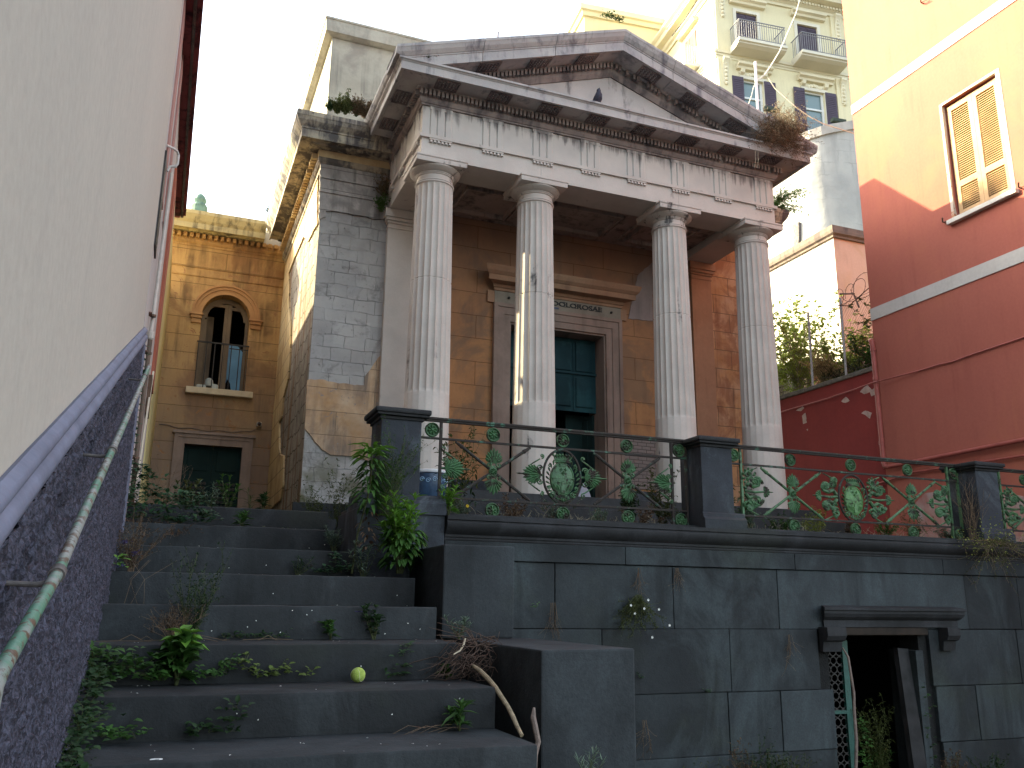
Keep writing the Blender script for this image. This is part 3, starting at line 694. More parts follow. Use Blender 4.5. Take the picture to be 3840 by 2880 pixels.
# ================================================================ OCHRE SIDE HOUSE (arched window)
YY = 12.7
yh = thing('side_house', 'ochre plastered side house with an arched window above a dark green door', 'house', (.5, YY, .66))
def wall_holes(name, x0, x1, z0, z1, Y, D, mat, parent):
    m = MB()
    dx0, dx1, dz = .135, .905, 2.10           # door
    wx0, wx1, wz, sp = .185, .845, 2.90, 3.98  # window, springing
    m.box(x0, dx0, Y, Y + D, z0, z1); m.box(dx1, x1, Y, Y + D, z0, z1)
    m.box(dx0, dx1, Y, Y + D, dz, wz)
    m.box(dx0, wx0, Y, Y + D, wz, z1); m.box(wx1, dx1, Y, Y + D, wz, z1)
    cx, r = (wx0 + wx1) / 2, (wx1 - wx0) / 2; N = 20
    for k in range(N):
        a0, a1 = math.pi * k / N, math.pi * (k + 1) / N
        p0 = (cx + r * math.cos(a0), sp + r * math.sin(a0)); p1 = (cx + r * math.cos(a1), sp + r * math.sin(a1))
        m.poly([p1, p0, (p0[0], z1), (p1[0], z1)], 1, Y, Y + D)
    return m.build(name, mat, parent)
wall_holes('house_wall', -.9, 1.2985, .60, 4.99, YY, .35, OCHRE, yh)
a = MB(); a.sweep([(-.1, 4.9901), (.012, 4.9901), (.014, 5.02), (.03, 5.03), (.05, 5.055), (.05, 5.08), (-.1, 5.08)], (-.9, YY, 0), (1.23, YY, 0)); a.build('bed_mould', OCHRE, yh)
a = MB(); a.sweep([(-.1, 5.0805), (.052, 5.0805), (.052, 5.165), (-.1, 5.165)], (-.9, YY, 0), (1.23, YY, 0))
x = -.85
while x < 1.14:
    if rnd.random() > .12: a.bbox(x, x + .050, YY - .125, YY - .05, 5.088, 5.150, .004)
    x += .0845
a.build('dentils', OCHRE, yh)
YCOR = stone('yellow_weathered_cornice', (.46, .39, .22), (.33, .28, .17), (.10, .085, .06), .5, .60, bump=.6)
a = MB(); a.sweep([(-.1, 5.1655), (.16, 5.1655), (.17, 5.175), (.262, 5.178), (.268, 5.155), (.285, 5.155), (.285, 5.235), (.315, 5.27), (.345, 5.32), (.359, 5.345), (.359, 5.398), (-.1, 5.41)], (-.9, YY, 0), (.94, YY, 0)); a.build('cornice', YCOR, yh, wob=.006)
a = MB(); a.box(-.9, 1.3, YY + .05, 20, 5.2, 5.39); a.build('roof_slab', S_corn, yh)
for zz in (4.675, 4.545):
    a = MB(); a.sweep([(0, zz - .012), (.012, zz - .008), (.016, zz + .008), (0, zz + .012)], (-.9, YY, 0), (1.297, YY, 0)); a.build('string_mould', OCHRE, yh, wob=.004)
cx, sp = .515, 3.98
def archring(m, r0, r1, y0, y1, N=24):
    for k in range(N):
        a0, a1 = math.pi * k / N, math.pi * (k + 1) / N
        m.poly([(cx + r0 * math.cos(a0), sp + r0 * math.sin(a0)), (cx + r1 * math.cos(a0), sp + r1 * math.sin(a0)), (cx + r1 * math.cos(a1), sp + r1 * math.sin(a1)), (cx + r0 * math.cos(a1), sp + r0 * math.sin(a1))], 1, y0, y1)
a = MB(); archring(a, .3305, .40, YY - .020, YY + .003); archring(a, .4, .445, YY - .034, YY + .003); archring(a, .445, .472, YY - .052, YY + .003)
AR = plaster('arch_ochre_plaster', (.42, .24, .11), (.34, .17, .075), (.16, .08, .05), .5)
a.build('arch_surround', AR, yh)
for x0, x1 in ((.02, .205), (.83, 1.03)):
    a = MB(); a.bbox(x0, x1, YY - .075, YY + .003, 3.95, 3.978, .005); a.bbox(x0 + .018, x1 - .018, YY - .055, YY + .003, 3.905, 3.951, .008); a.bbox(x0 + .03, x1 - .03, YY - .03, YY + .003, 3.84, 3.906, .004); a.build('impost', AR, yh)
a = MB(); a.bbox(.075, .972, YY - .10, YY + .05, 2.805, 2.892, .008); a.build('window_sill', SILL, yh)
wf = MB()
for x0, x1 in ((.19, .235), (.50, .545), (.548, .60), (.80, .842)): wf.box(x0, x1, YY + .16, YY + .20, 2.90, 4.22 if .3 < x0 < .7 else 3.98)
wf.box(.235, .50, YY + .162, YY + .198, 4.17, 4.215); wf.box(.60, .80, YY + .162, YY + .198, 4.14, 4.185); wf.box(.235, .50, YY + .162, YY + .198, 2.90, 2.95)
archring(wf, .255, .329, YY + .165, YY + .195, 20); wo_ = wf.build('window_frame', WOOD, yh)
a = MB(); a.box(.235, .275, YY + .30, YY + .50, 2.9, 4.1); a.box(.225, .265, YY + .20, YY + .301, 2.9, 4.1); a.box(.275, .37, YY + .47, YY + .50, 2.9, 4.1); a.build('window_leaf', WOOD, yh)
a = MB(); a.box(-.3, 1.25, YY + 2.0, YY + 2.1, .7, 4.8); a.box(-.4, -.3, YY + .35, YY + 2.1, .7, 4.8); a.box(1.2, 1.25, YY + .35, YY + 2.0, .7, 4.8); a.box(-.3, 1.2, YY + .351, YY + 2, 4.7, 4.8); a.box(-.3, 1.2, YY + .351, YY + 2, 2.6, 2.7)
a.build('dark_room', BLACKI, yh)
tag_ = None
a = MB(); P_ = [(.578, 2.95), (.578, 3.63), (.73, 3.62), (.80, 3.54), (.80, 2.93), (.69, 2.93), (.665, 3.06), (.62, 3.12)]
a.poly(P_, 1, YY + .215, YY + .235); o = a.build('blue_sheet', BLUE); tag(o, 'pale blue sheet hung inside the arched window', 'sheet')
a = MB()
a.bbox(.20, .34, YY + .02, YY + .10, 2.893, 2.97, .03); a.lathe([(.05, 0), (.06, .04), (.05, .09), (.02, .11)], (.37, YY + .06, 2.95), 12); a.bbox(.39, .50, YY + .03, YY + .11, 2.893, 2.99, .03)
o = a.build('rubbish_bags', simple('pale_bags', (.34, .37, .36), .3, 8), None, True, wob=.01); tag(o, 'crumpled pale plastic bags heaped on the sill of the arched window', 'bag')
rl = thing('window_railing', 'thin black iron railing across the arched window', 'railing', (.515, YY - .03, 2.9))
a = MB(); a.box(.16, .87, YY - .045, YY - .025, 3.555, 3.575); a.build('top_rail', DARKI, rl)
a = MB(); a.box(.60, .86, YY - .043, YY - .028, 3.50, 3.512); a.build('cross_rail', DARKI, rl)
for k in range(7):
    xx = .175 + k * .112; a = MB(); a.box(xx, xx + .012, YY - .041, YY - .030, 2.895, 3.554); a.build('bar', DARKI, rl)
# green door
a = MB()
for (e, d) in ((0, .05), (.05, .035)):
    X0, X1, ZT = -.005 + e, 1.035 - e, 2.235 - e; w_ = .05 if e == 0 else .088
    a.box(X0, X0 + w_, YY - d, YY + .003, .655, ZT); a.box(X1 - w_, X1, YY - d, YY + .003, .655, ZT); a.box(X0 + w_, X1 - w_, YY - d, YY + .003, ZT - w_, ZT)
a.box(-.03, 1.06, YY - .075, YY + .003, 2.2355, 2.275); a.build('door_surround', FRAME, yh)
for x0, x1 in ((.138, .518), (.522, .902)):
    a = MB(); a.box(x0, x1, YY + .10, YY + .14, .66, 2.097); a.bbox(x0 + .05, x1 - .05, YY + .085, YY + .101, 1.75, 2.04, .01); lf = a.build('door_leaf', DKGRN, yh)
    a = MB(); 
    for i in range(6):
        for j in range(9):
            cx_, cz = x0 + .075 + i * .046, 1.08 + j * .062; a.lathe([(.020, -.006), (.024, 0), (.020, .006)], (cx_, YY + .088, cz), 8, 1)
    a.build('iron_grille', DARKI, lf)
# wall lamp and cable
wlmp = thing('wall_lamp', 'small grey bulkhead lamp on the ochre house beside the door surround', 'lamp', (1.093, YY - .03, 2.42))
a = MB(); a.bbox(1.058, 1.128, YY - .10, YY, 2.405, 2.47, .012); a.build('lamp_body', simple('lamp_grey', (.35, .33, .3), .2), wlmp)
a = MB(); a.lathe([(.026, 0), (.026, .02), (.018, .03)], (1.093, YY - .10, 2.437), 14, 1); a.build('lamp_glass', DARKI, wlmp)
a = MB(); pts = []
for k in range(27): xx = -.22 + 1.3 * k / 26; pts.append((xx, YY - .012, 2.335 + .012 * math.sin(k * .9) - .03 * math.sin(math.pi * k / 26) + (.06 * max(0, (k - 24) / 2))))
a.tube(pts, .006, 5); tag(a.build('wall_cable', simple('cable_brown', (.13, .10, .08), .2)), 'thin sagging cable pinned across the ochre house above the green door', 'cable')

# ================================================================ LEFT BUILDING
lb = thing('rendered_house', 'tall beige rendered house with purple roughcast dado close beside the stairs', 'house', (-.6, 4, -1.9))
a = MB(); a.box(-5, -.262, -6, 5.97, -1.9, 8.0); a.build('beige_wall', BEIGE, lb)
def ez(Y): return 4.43
a = MB(); a.poly([(5.9701, -1.9), (10.33, -1.9), (10.33, ez(9.6)), (5.9701, ez(5.9701))], 0, -5, -.26); a.build('pink_wall', PINKW, lb)
a = MB(); a.box(-5, -.268, 10.3301, 12.69, -1.9, 4.18); a.box(-5, -.262, 10.3301, 12.69, 4.1801, 4.24); a.build('rear_wall', YSTR, lb)
EV = [(-.02, 0), (.045, 0), (.045, -.0), (.045, .012), (.052, .012), (.052, .028), (.068, .028), (.068, .010), (.088, .010), (.088, .034), (.112, .034), (.112, .06), (-.02, .06)]
a = MB(); n = len(EV); V = []
for (y, xw, ex) in ((5.0, -.252, 1.15), (10.36, -.252, 1.0)):
    for p, z in EV: V.append((xw + p * ex, y, ez(y) - .035 + z))
fs = [tuple(range(n)), tuple(n + i for i in range(n))[::-1]]
for i in range(n): j = (i + 1) % n; fs.append((i, n + i, n + j, j))
a.add(V, fs); a.build('eave', EAVE, lb)
a = MB()
a.box(-.195, -.172, 5.1, 10.3, 4.378, 4.397)
a.build('eave_blocks', simple('old_brown_wood', (.09, .07, .06), .4, 20), lb)
def strip(nm, y0, y1, z0, z1, t, mat): m = MB(); m.box(-.2601, -.26 + t, y0, y1, z0, z1); return m.build(nm, mat, lb)
strip('window_surround', 6.15, 6.50, 2.8, 4.45, .010, ROSE); strip('window_surround', 6.95, 7.25, 2.9, 4.5, .012, ROSE)
strip('corner_band', 8.35, 9.0, 1.95, 4.05, .022, BANDR); strip('yellow_pilaster', 9.02, 10.32, -.2, 3.95, .014, YSTR)
strip('shutter_edge', 5.98, 6.25, 2.32, 3.02, .012, DARKI); strip('shutter_edge', 7.9, 8.2, 1.55, 1.88, .03, simple('brown_shutter', (.10, .06, .04)))
# unseen set-back storey added to block the sun, save a streak onto one column
a = MB(); a.box(-6, -1.0, -6, 10.855, 4.4301, 8.10); a.build('added_shade_storey', BEIGE, lb)
# dado: roughcast sheet in relief, with a moulded cap that climbs with the stairs
def dz(Y): return .1725 + .3560 * (Y - 1.587)
a = MB(); V = []; fs = []; nu, nv = 420, 120
for i in range(nu + 1):
    Y = .5 + 5.455 * (i / nu) ** 1.35
    zt = dz(Y) - .11; zb = .662 - (6.676 - Y) * .361 - .28
    for j in range(nv + 1):
        z = zb + (zt - zb) * j / nv; p = Vector((0, Y, z))
        h = .012 * noise.noise(p * 34) + .010 * noise.noise(p * 62 + Vector((3, 0, 0))) + .006 * abs(noise.noise(p * 50))
        V.append((-.248 + h, Y, z))
for i in range(nu):
    for j in range(nv):
        q = i * (nv + 1) + j; fs.append((q, q + nv + 1, q + nv + 2, q + 1))
a.add(V, fs); a.build('roughcast_dado', ROUGH, lb, True, flatang=80)
a = MB(); PRF = [(0, 0), (.010, .004), (.026, -.008), (.030, -.022), (.024, -.036), (.020, -.040), (.030, -.050), (.036, -.066), (.032, -.084), (.022, -.092), (.020, -.106), (.012, -.116), (0, -.120)]
n = len(PRF); V = []; ys = [.5 + 5.47 * i / 24 for i in range(25)]
for Y in ys:
    for p, z in PRF: V.append((-.262 + p * .95, Y, dz(Y) + z + .004 * noise.noise(Vector((Y * 3, p * 9, 0)))))
fs = [tuple(range(n)), tuple(24 * n + i for i in range(n))]
for k in range(24):
    for i in range(n): j = (i + 1) % n; fs.append((k * n + i, (k + 1) * n + i, (k + 1) * n + j, k * n + j))
a.add(V, fs); a.build('dado_moulding', DMOULD, lb, True, flatang=50)
a = MB()
for k in range(3): a.bbox(-.262, -.243 + .004 * k, 5.86 + .036 * k, 5.893 + .036 * k, .40, dz(5.9) - .10, .004)
a.build('dado_end_strip', DMOULD, lb)
# drain pipe on the pink wall
dp = thing('drain_pipe', 'pale drain pipe with rusty lower length on the pink part of the left house', 'pipe', (-.235, 6.3, .7))
pX = -.232
def lx(x, y, X=pX): p = atX(x, y, X); return p
a = MB(); a.tube([(pX, 6.9, 3.30), (pX, 6.85, 3.0), (pX, 6.5, 1.86)], [.012, .013, .014], 8); a.lathe([(.016, 0), (.024, .01), (.024, .05), (.017, .07)], (pX, 6.5, 1.80), 10); a.build('upper_pipe', simple('cream_pipe', (.42, .37, .33), .15), dp)
a = MB(); a.tube([(pX, 6.5, 1.80), (pX, 6.5, .62)], .016, 10); a.build('lower_pipe', simple('rusty_pipe', (.12, .085, .065), .3), dp)
for z in (1.98, 1.70, .95, .66):
    a = MB(); a.lathe([(.021, -.008), (.021, .008)], (pX, 6.5, z), 10); a.box(-.262, -.238, 6.43, 6.5, z - .006, z + .006); a.build('clamp', RUSTW, dp)
ob_ = thing('overflow_pipe', 'short white pipe bend jutting from the pink wall under the eave', 'pipe', (-.24, 7.9, 3.9))
a = MB(); a.tube([(-.26, 6.10, 3.12), (-.215, 6.15, 3.13), (-.190, 6.2, 3.14), (-.178, 6.22, 3.12), (-.178, 6.22, 3.05), (-.19, 6.22, 3.03), (-.225, 6.22, 3.02), (-.24, 6.22, 2.98)], .0095, 8); a.build('pipe_bend', simple('white_pipe', (.52, .47, .44), .1), ob_)
# second thin tube
a = MB(); a.tube([(-.236, 8.2, 1.98), (-.236, 8.0, 1.8), (-.236, 7.3, .9)], .009, 6); tag(a.build('gas_tube', simple('cream_tube', (.48, .42, .33), .1)), 'thin cream tube running down the pink wall to the right of the drain pipe', 'pipe')

# handrail
hr = thing('handrail', 'steel tube handrail with peeling green paint bracketed to the roughcast dado', 'handrail', (-.17, 3, .3))
HP = [(-.17, 1.10, -.175), (-.17, 1.274, -.087), (-.17, 1.776, .045), (-.17, 2.25, .222), (-.17, 2.837, .432), (-.17, 3.5, .675), (-.17, 4.114, .902), (-.17, 5.043, 1.245)]
a = MB(); a.tube(HP, .0105, 14); a.build('rail_tube', PAINTP, hr, True)
for (Y, z) in ((1.776, .045), (2.837, .432), (4.6, 1.08)):
    b = MB(); b.tube([(-.17, Y - .012, z - .004), (-.17, Y + .012, z + .005)], .0145, 14); b.tube([(-.17, Y, z - .014), (-.20, Y - .005, z - .020), (-.262, Y - .01, z - .018)], [.006, .005, .0045], 8); b.build('bracket', simple('bracket_metal', (.10, .085, .08), .4, 40, .6), hr, True)
b = MB(); b.tube([(-.17, 1.274, -.095), (-.172, 1.27, -.16), (-.175, 1.26, -.26)], .007, 8); b.build('lower_stay', PAINTP, hr, True)

# ================================================================ STAIRS
st = thing('stone_stairs', 'worn dark lava stone stairs climbing between the beige house and the terrace', 'staircase', (.6, 6, -1.9))
rs = random.Random(3)
for n in range(0, 16):
    Yn, zt = 6.676 - .4711 * n, .6625 - .17 * n
    xr = 1.13 if n <= 1 else 1.44
    m = MB(); NX = 46; V = []; fs = []
    prof = [(.52, 0), (.012, 0), (.004, -.003), (.0, -.012), (.002, -.169), (.52, -.169)]
    for i in range(NX + 1):
        x = -.262 + (xr + .262) * i / NX
        for k, (dy, dz_) in enumerate(prof):
            w_ = noise.noise(Vector((x * 7, n * 3.1, 0))) * .006 + noise.noise(Vector((x * 23, n * 5.3, 2))) * .004
            chip = max(0, noise.noise(Vector((x * 9, n * 7.7, 5))) - .35) * .05
            V.append((x, Yn + dy + (w_ + chip if k in (1, 2, 3) else w_ * .3 if k == 4 else 0), zt + dz_ + (w_ * .5 - chip * .4 if k in (1, 2, 3) else (.003 * noise.noise(Vector((x * 3, n, 1))) if k == 0 else 0))))
    q = len(prof)
    for i in range(NX):
        for k in range(q): k2 = (k + 1) % q; fs.append((i * q + k, i * q + k2, (i + 1) * q + k2, (i + 1) * q + k))
    fs.append(tuple(range(q))); fs.append(tuple(NX * q + k for k in range(q)))
    m.ct = rs.random(); m.add(V, fs); m.build('step', L_step, st, True, flatang=30)
m = MB(); m.poly([(7.1, .3), (7.1, .66 - .19), (6.68, .66 - .19), (.3, -1.9), (7.1, -1.9)], 0, -.25, 1.43); m.build('stair_mass', L_mort, st)
b1 = MB(); b1.bbox(1.505, 1.942, 4.90, 5.659, -.187, .335, .010); b1.ct = .7
tag(b1.build('parapet_block', lava('block_lava', (.0115, .0135, .016), (.032, .038, .043), 2.2, .7, (.055, .065, .073), .45), None, wob=.004), 'dark squared lava stone block stepped against the terrace wall under the first pier', 'stone block')
b1 = MB(); b1.bbox(1.59, 2.052, 3.68, 4.96, -1.9, -.188, .010)
tag(b1.build('parapet_block', bpy.data.materials['block_lava'], None, wob=.004), 'larger dark lava block beside the lower steps with a flat grey top', 'stone block')
m = MB(); m.box(1.44, 1.592, 3.2, 5.6, -1.9, -.95); m.box(1.44, 1.504, 4.96, 5.66, -.9499, -.2); tag(m.build('drain_gutter', L_mort), kind='structure')

# ================================================================ TERRACE WALL
tw = thing('terrace_wall', 'dark lava ashlar terrace wall with moulded cornice and a low doorway', 'wall', (4.5, 5.7, -1.9))
m = MB(); m.box(1.46, 4.88, 5.70, 5.9, -1.9, .30); m.box(5.80, 8.2, 5.70, 5.9, -1.9, .30); m.box(4.88, 5.80, 5.70, 5.9, -.20, .30); m.build('wall_core', L_mort, tw)
rs = random.Random(11)
m = MB()
def blk(x0, x1, z0, z1, y=5.66, yo=0):
    m.ct = rs.random(); e = .0012 + rs.random() * .0022; b = len(m.v); m.bbox(x0 + e, x1 - e, y + rs.uniform(-.004, .006) + yo, 5.80, z0 + e, z1 - e, .005)
rows = [(-.155, .287, [1.945, 2.545, 3.486, 4.411, 6.333, 6.95, 8.2]), (-.595, -.155, [2.06, 2.9, 3.952, 4.755, None, 5.885, 6.87, 7.6, 8.2]), (-1.02, -.595, [2.06, 2.52, 3.15, 3.918, 4.378, 4.87, None, 5.90, 6.33, 7.1, 8.2]),
        (-1.46, -1.02, [2.06, 2.9, 3.902, 4.87, None, 5.92, 6.9, 8.2]), (-1.9, -1.46, [1.6, 2.5, 3.3, 4.2, 4.87, None, 5.95, 7, 8.2])]
for z0, z1, xs in rows:
    for i in range(len(xs) - 1):
        if xs[i] is None or xs[i + 1] is None: continue
        blk(xs[i], xs[i + 1], z0, z1)
m.ct = .5
m.build('ashlar_blocks', L_wall, tw, wob=.003)
m = MB()
xs = [1.735, 3.09, 4.577, 6.1, 7.3, 8.2]
for i in range(5): m.ct = rs.random(); m.bbox(xs[i] + .002, xs[i + 1] - .002, 5.645, 5.85, .290, .412, .005)
m.build('base_course', L_wall, tw, wob=.003)
m = MB(); m.sweep([(-.25, .4125), (.012, .4125), (.016, .42), (.016, .432), (.024, .436), (.024, .452), (.030, .456), (.048, .47), (.066, .49), (.076, .512), (.076, .526), (.066, .536), (.066, .541), (.062, .542), (.074, .546), (.074, .573), (-.25, .585)], (1.735, 5.66, 0), (8.2, 5.66, 0)); m.build('cornice', L_corn, tw, True, wob=.003, flatang=25)
# doorway in the wall
m = MB(); m.sweep([(-.02, -.138), (.03, -.138), (.03, -.085), (.045, -.078), (.07, -.06), (.085, -.035), (.085, -.014), (.10, -.010), (.10, .010), (-.02, .03)], (4.82, 5.66, 0), (6.16, 5.66, 0), (.6, .6)); m.build('door_hood', L_corn, tw)
for x0, x1 in ((4.77, 4.95), (5.985, 6.115)):
    m = MB(); m.poly([(5.66, -.1381), (5.56, -.1381), (5.555, -.20), (5.575, -.235), (5.61, -.245), (5.625, -.32), (5.66, -.32)], 0, x0, x1); m.build('hood_bracket', L_corn, tw)
m = MB(); m.bbox(4.86, 5.86, 5.64, 5.9, -.20, -.1385, .01); m.build('wooden_lintel', simple('rotten_lintel', (.020, .013, .009), .5, 9), tw)
m = MB(); m.box(5.725, 5.80, 5.66, 5.95, -1.9, -.32); m.build('door_jamb', L_wall, tw)
m = MB(); m.box(4.6, 6.3, 7.6, 7.7, -1.9, .2); m.box(4.6, 4.7, 5.9, 7.6, -1.9, .2); m.box(6.2, 6.3, 5.9, 7.6, -1.9, .2); m.box(4.7, 6.2, 5.9, 7.6, .1, .2); m.build('cellar', BLACKI, tw)
gt = thing('metal_gate', 'green iron gate leaf with ring grille standing ajar in the low doorway', 'gate', (5.0, 5.8, -1.9))
GTM = iron('teal_gate_paint', (.018, .085, .068), (.014, .060, .048), .60, .68)
m = MB(); m.box(4.885, 5.20, 5.84, 5.87, -.30, -.245); m.box(5.145, 5.20, 5.84, 5.87, -1.8, -.3001); m.box(4.885, 4.91, 5.84, 5.87, -1.8, -.3001); m.box(4.91, 5.145, 5.84, 5.87, -.80, -.775); gf = m.build('gate_frame', GTM, gt)
m = MB()
for i in range(4):
    for j in range(21):
        cx_, cz = 4.935 + i * .062, -.335 - j * .066
        V = []; K = 10
        for k in range(K):
            an = 2 * math.pi * k / K
            for r in (.026, .034): V.append((cx_ + r * math.cos(an), 5.853, cz + r * math.sin(an)))
        fs = [(2 * k, 2 * k + 1, (2 * k + 3) % (2 * K), (2 * k + 2) % (2 * K)) for k in range(K)]
        m.add(V, fs)
m.build('ring_grille', DARKI, gt)
def beam(name, label, cat, P, t, mat, **k):
    m = MB(); m.tube(P, t, 8); o = m.build(name, mat, None, True, **k); return tag(o, label, cat)
m = MB(); m.v = []; m.add([(5.60, 5.72, -.30), (5.71, 5.72, -.31), (5.71, 5.77, -.31), (5.60, 5.77, -.30), (5.56, 5.60, -1.55), (5.70, 5.60, -1.55), (5.70, 5.65, -1.55), (5.56, 5.65, -1.55)], [(0, 1, 2, 3), (7, 6, 5, 4), (0, 4, 5, 1), (1, 5, 6, 2), (2, 6, 7, 3), (3, 7, 4, 0)])
tag(m.build('wooden_plank', simple('grey_plank', (.022, .021, .022), .5, 8)), 'grey weathered plank leaning inside the low doorway', 'plank')
beam('dead_stick', 'thin crooked stick leaning upright against the green gate', 'stick', [(4.955, 5.62, -.29), (4.985, 5.60, -.36), (4.99, 5.59, -.5), (4.995, 5.58, -.62), (4.975, 5.57, -.75), (4.965, 5.56, -.95), (4.93, 5.55, -1.15), (4.90, 5.54, -1.5)], [.006, .009, .010, .010, .011, .012, .012, .013], BARKD)

# ================================================================ PIERS AND IRON RAILINGS
def pier(x0, x1, px0, px1, label):
    t = thing('stone_pier', label, 'pier', ((x0 + x1) / 2, 5.8, .575), 0, 'stone piers along the terrace edge')
    m = MB(); m.bbox(x0, x1, 5.655, 5.955, .695, 1.215, .006); m.build('shaft', L_pier, t, wob=.002)
    m = MB(); m.poly([(5.655, .7), (5.645, .69), (5.64, .665), (5.62, .645), (5.62, .573), (5.99, .573), (5.99, .645), (5.97, .665), (5.965, .69), (5.955, .7)], 0, px0, px1); m.build('plinth', L_pier, t)
    m = MB(); m.bbox(x0 - .012, x1 + .012, 5.642, 5.968, 1.2, 1.222, .004); m.bbox(x0 - .035, x1 + .04, 5.615, 5.99, 1.222, 1.240, .006); m.bbox(x0 - .05, x1 + .052, 5.600, 6.0, 1.239, 1.276, .013); m.build('cap', L_corn, t, wob=.005)
    return t
pier(1.275, 1.553, 1.145, 1.733, 'black stone pier at the head of the stairs, leftmost on the terrace edge')
m = MB(); m.bbox(1.14, 1.732, 5.64, 6.30, -.2, .60, .006); m.build('stair_pedestal', L_pier, tw)
pier(3.768, 4.05, 3.76, 4.136, 'middle stone pier between the two complete iron railings')
pier(6.605, 6.868, 6.58, 6.955, 'right-hand stone pier with dry stems trailing at its foot')
YR = 5.85
def spiral(m, c, r0, turns, a0, sgn, r, endr=.004, n=7, Y=YR - .01):
    pts = []; N = int(18 * turns); rr = []
    for k in range(N + 1):
        t = k / N; ra = r0 * (1 - .82 * t); an = a0 + sgn * 2 * math.pi * turns * t
        pts.append((c[0] + ra * math.cos(an), Y - .01 * t, c[1] + ra * math.sin(an))); rr.append(r + (endr - r) * t)
    pts.append((c[0], Y - .018, c[1])); rr.append(r * 1.1)
    m.tube(pts, rr, n)
def petal(m, c, an, L, W, Y=YR - .012, T=.006):
    d = (math.cos(an), math.sin(an)); s_ = (-d[1], d[0]); P = lambda l, w, y: (c[0] + d[0] * l + s_[0] * w, Y + y, c[1] + d[1] * l + s_[1] * w)
    V = [P(0, 0, 0), P(L * .35, W * .38, 0), P(L * .75, W * .5, 0), P(L, 0, -.002), P(L * .75, -W * .5, 0), P(L * .35, -W * .38, 0), P(L * .4, 0, -T * 1.6), P(L * .78, 0, -T * 2.2), P(L * .4, 0, T), P(L * .78, 0, T)]
    m.add(V, [(0, 1, 6), (1, 2, 7, 6), (2, 3, 7), (3, 4, 7), (4, 5, 6, 7), (5, 0, 6), (1, 0, 8), (2, 1, 8, 9), (3, 2, 9), (4, 3, 9), (5, 4, 9, 8), (0, 5, 8)])
def rosette(m, cx, cz, r=.053):
    m.lathe([(r * .8, -.006), (r * .98, -.004), (r, .002), (r * .97, .013), (r * .88, .016), (r * .80, .012), (r * .76, .003), (.002, .003)], (cx, YR, cz), 28, 1)
    m2 = []
    for k in range(8): petal(m, (cx, cz), 2 * math.pi * k / 8 + .2, r * .72, r * .40, YR - .008)
    m.lathe([(.010, .0), (.011, .014), (.007, .020), (.002, .021)], (cx, YR, cz), 10, 1)
    for k in range(20): an = 2 * math.pi * k / 20; m.lathe([(.0035, .010), (.003, .017), (.001, .018)], (cx + r * .9 * math.cos(an), YR, cz + r * .9 * math.sin(an)), 5, 1)
def ros_fix(m):  # lathe along ax=1 grows toward -y for positive z
    return m
def spray(m, cx, cz, up, s=1.0):
    for k in range(-4, 5):
        an = math.pi / 2 * up + k * .27; L = (.095 - abs(k) * .0080) * s; petal(m, (cx, cz + up * .045 * s), an, L, .022 * s)
    for sg in (-1, 1):
        spiral(m, (cx + sg * .030 * s, cz + up * .038 * s), .018 * s, 1.3, math.pi / 2 * up, sg * up, .005 * s)
        spiral(m, (cx + sg * .024 * s, cz + up * .066 * s), .012 * s, 1.2, -math.pi / 2 * up, -sg * up, .004 * s)
def crossbars(t, cx, cz, hx, hz, mat):
    for sx in (-1, 1):
        for sz in (-1, 1):
            m = MB(); p0 = Vector((cx + sx * .03, YR, cz + sz * .02)); p1 = Vector((cx + sx * hx, YR, cz + sz * hz)); d = p1 - p0
            m.tube([p0, p0 + d * .86], [.0112, .0112], 8); m.tube([p0 + d * .84, p0 + d * .88, p0 + d * .91, p1], [.016, .016, .013, .011], 8)
            m.tube([p0 + d * .70, p0 + d * .71], [.012, .012], 8)
            m.tube([p1, p1 + Vector((sx * .012, 0, sz * .005)), p1 + Vector((sx * .008, 0, sz * .022)), p1 + Vector((-sx * .01, 0, sz * .028))], [.009, .009, .008, .004], 8)
            m.build('diagonal_bar', mat, t, True)
    m = MB(); m.lathe([(.030, .008), (.036, 0), (.034, -.004)], (cx, YR, cz), 20, 1)
    b0 = 0; m.v = [(cx + (v[0] - cx) * .95, v[1], cz + (v[2] - cz) * 1.25) for v in m.v]
    m.lathe([(.024, .008), (.022, .014), (.012, .018), (.002, .019)], (cx, YR, cz), 14, 1)
    for k in range(8): petal(m, (cx, cz), 2 * math.pi * k / 8, .026, .014, YR - .016)
    spray(m, cx, cz, 1, 1.24); spray(m, cx, cz, -1, 1.24)
    m.build('palmette_boss', IRON, t, True)
def side_palmette(m, x, cz, sg, s=1.0):
    for k in range(-5, 6):
        an = (0 if sg > 0 else math.pi) + k * .235 * sg; L = (.135 - abs(k) * .011) * s; petal(m, (x + sg * .045 * s, cz), an, L, .027 * s)
    petal(m, (x + sg * .13 * s, cz), 0 if sg > 0 else math.pi, .088 * s, .014 * s)
    m.tube([(x, YR, cz), (x + sg * .13 * s, YR - .01, cz)], [.010, .007], 6)
    for k in range(-3, 4): petal(m, (x + sg * .02 * s, cz), (0 if sg > 0 else math.pi) + k * .33, (.085 - abs(k) * .006) * s, .024 * s, YR - .020)
    for u in (-1, 1):
        spiral(m, (x + sg * .030 * s, cz + u * .048 * s), .024 * s, 1.4, math.pi if sg > 0 else 0, -u * sg, .006 * s)
        m.tube([(x + sg * .115 * s, YR, cz + u * .06 * s), (x + sg * .06 * s, YR, cz + u * .095 * s), (x + sg * .022 * s, YR, cz + u * .118 * s)], [.004, .006, .006], 6)
        spiral(m, (x + sg * .012 * s, cz + u * .138 * s), .018 * s, 1.2, -math.pi / 2 * u, -u * sg, .006 * s)
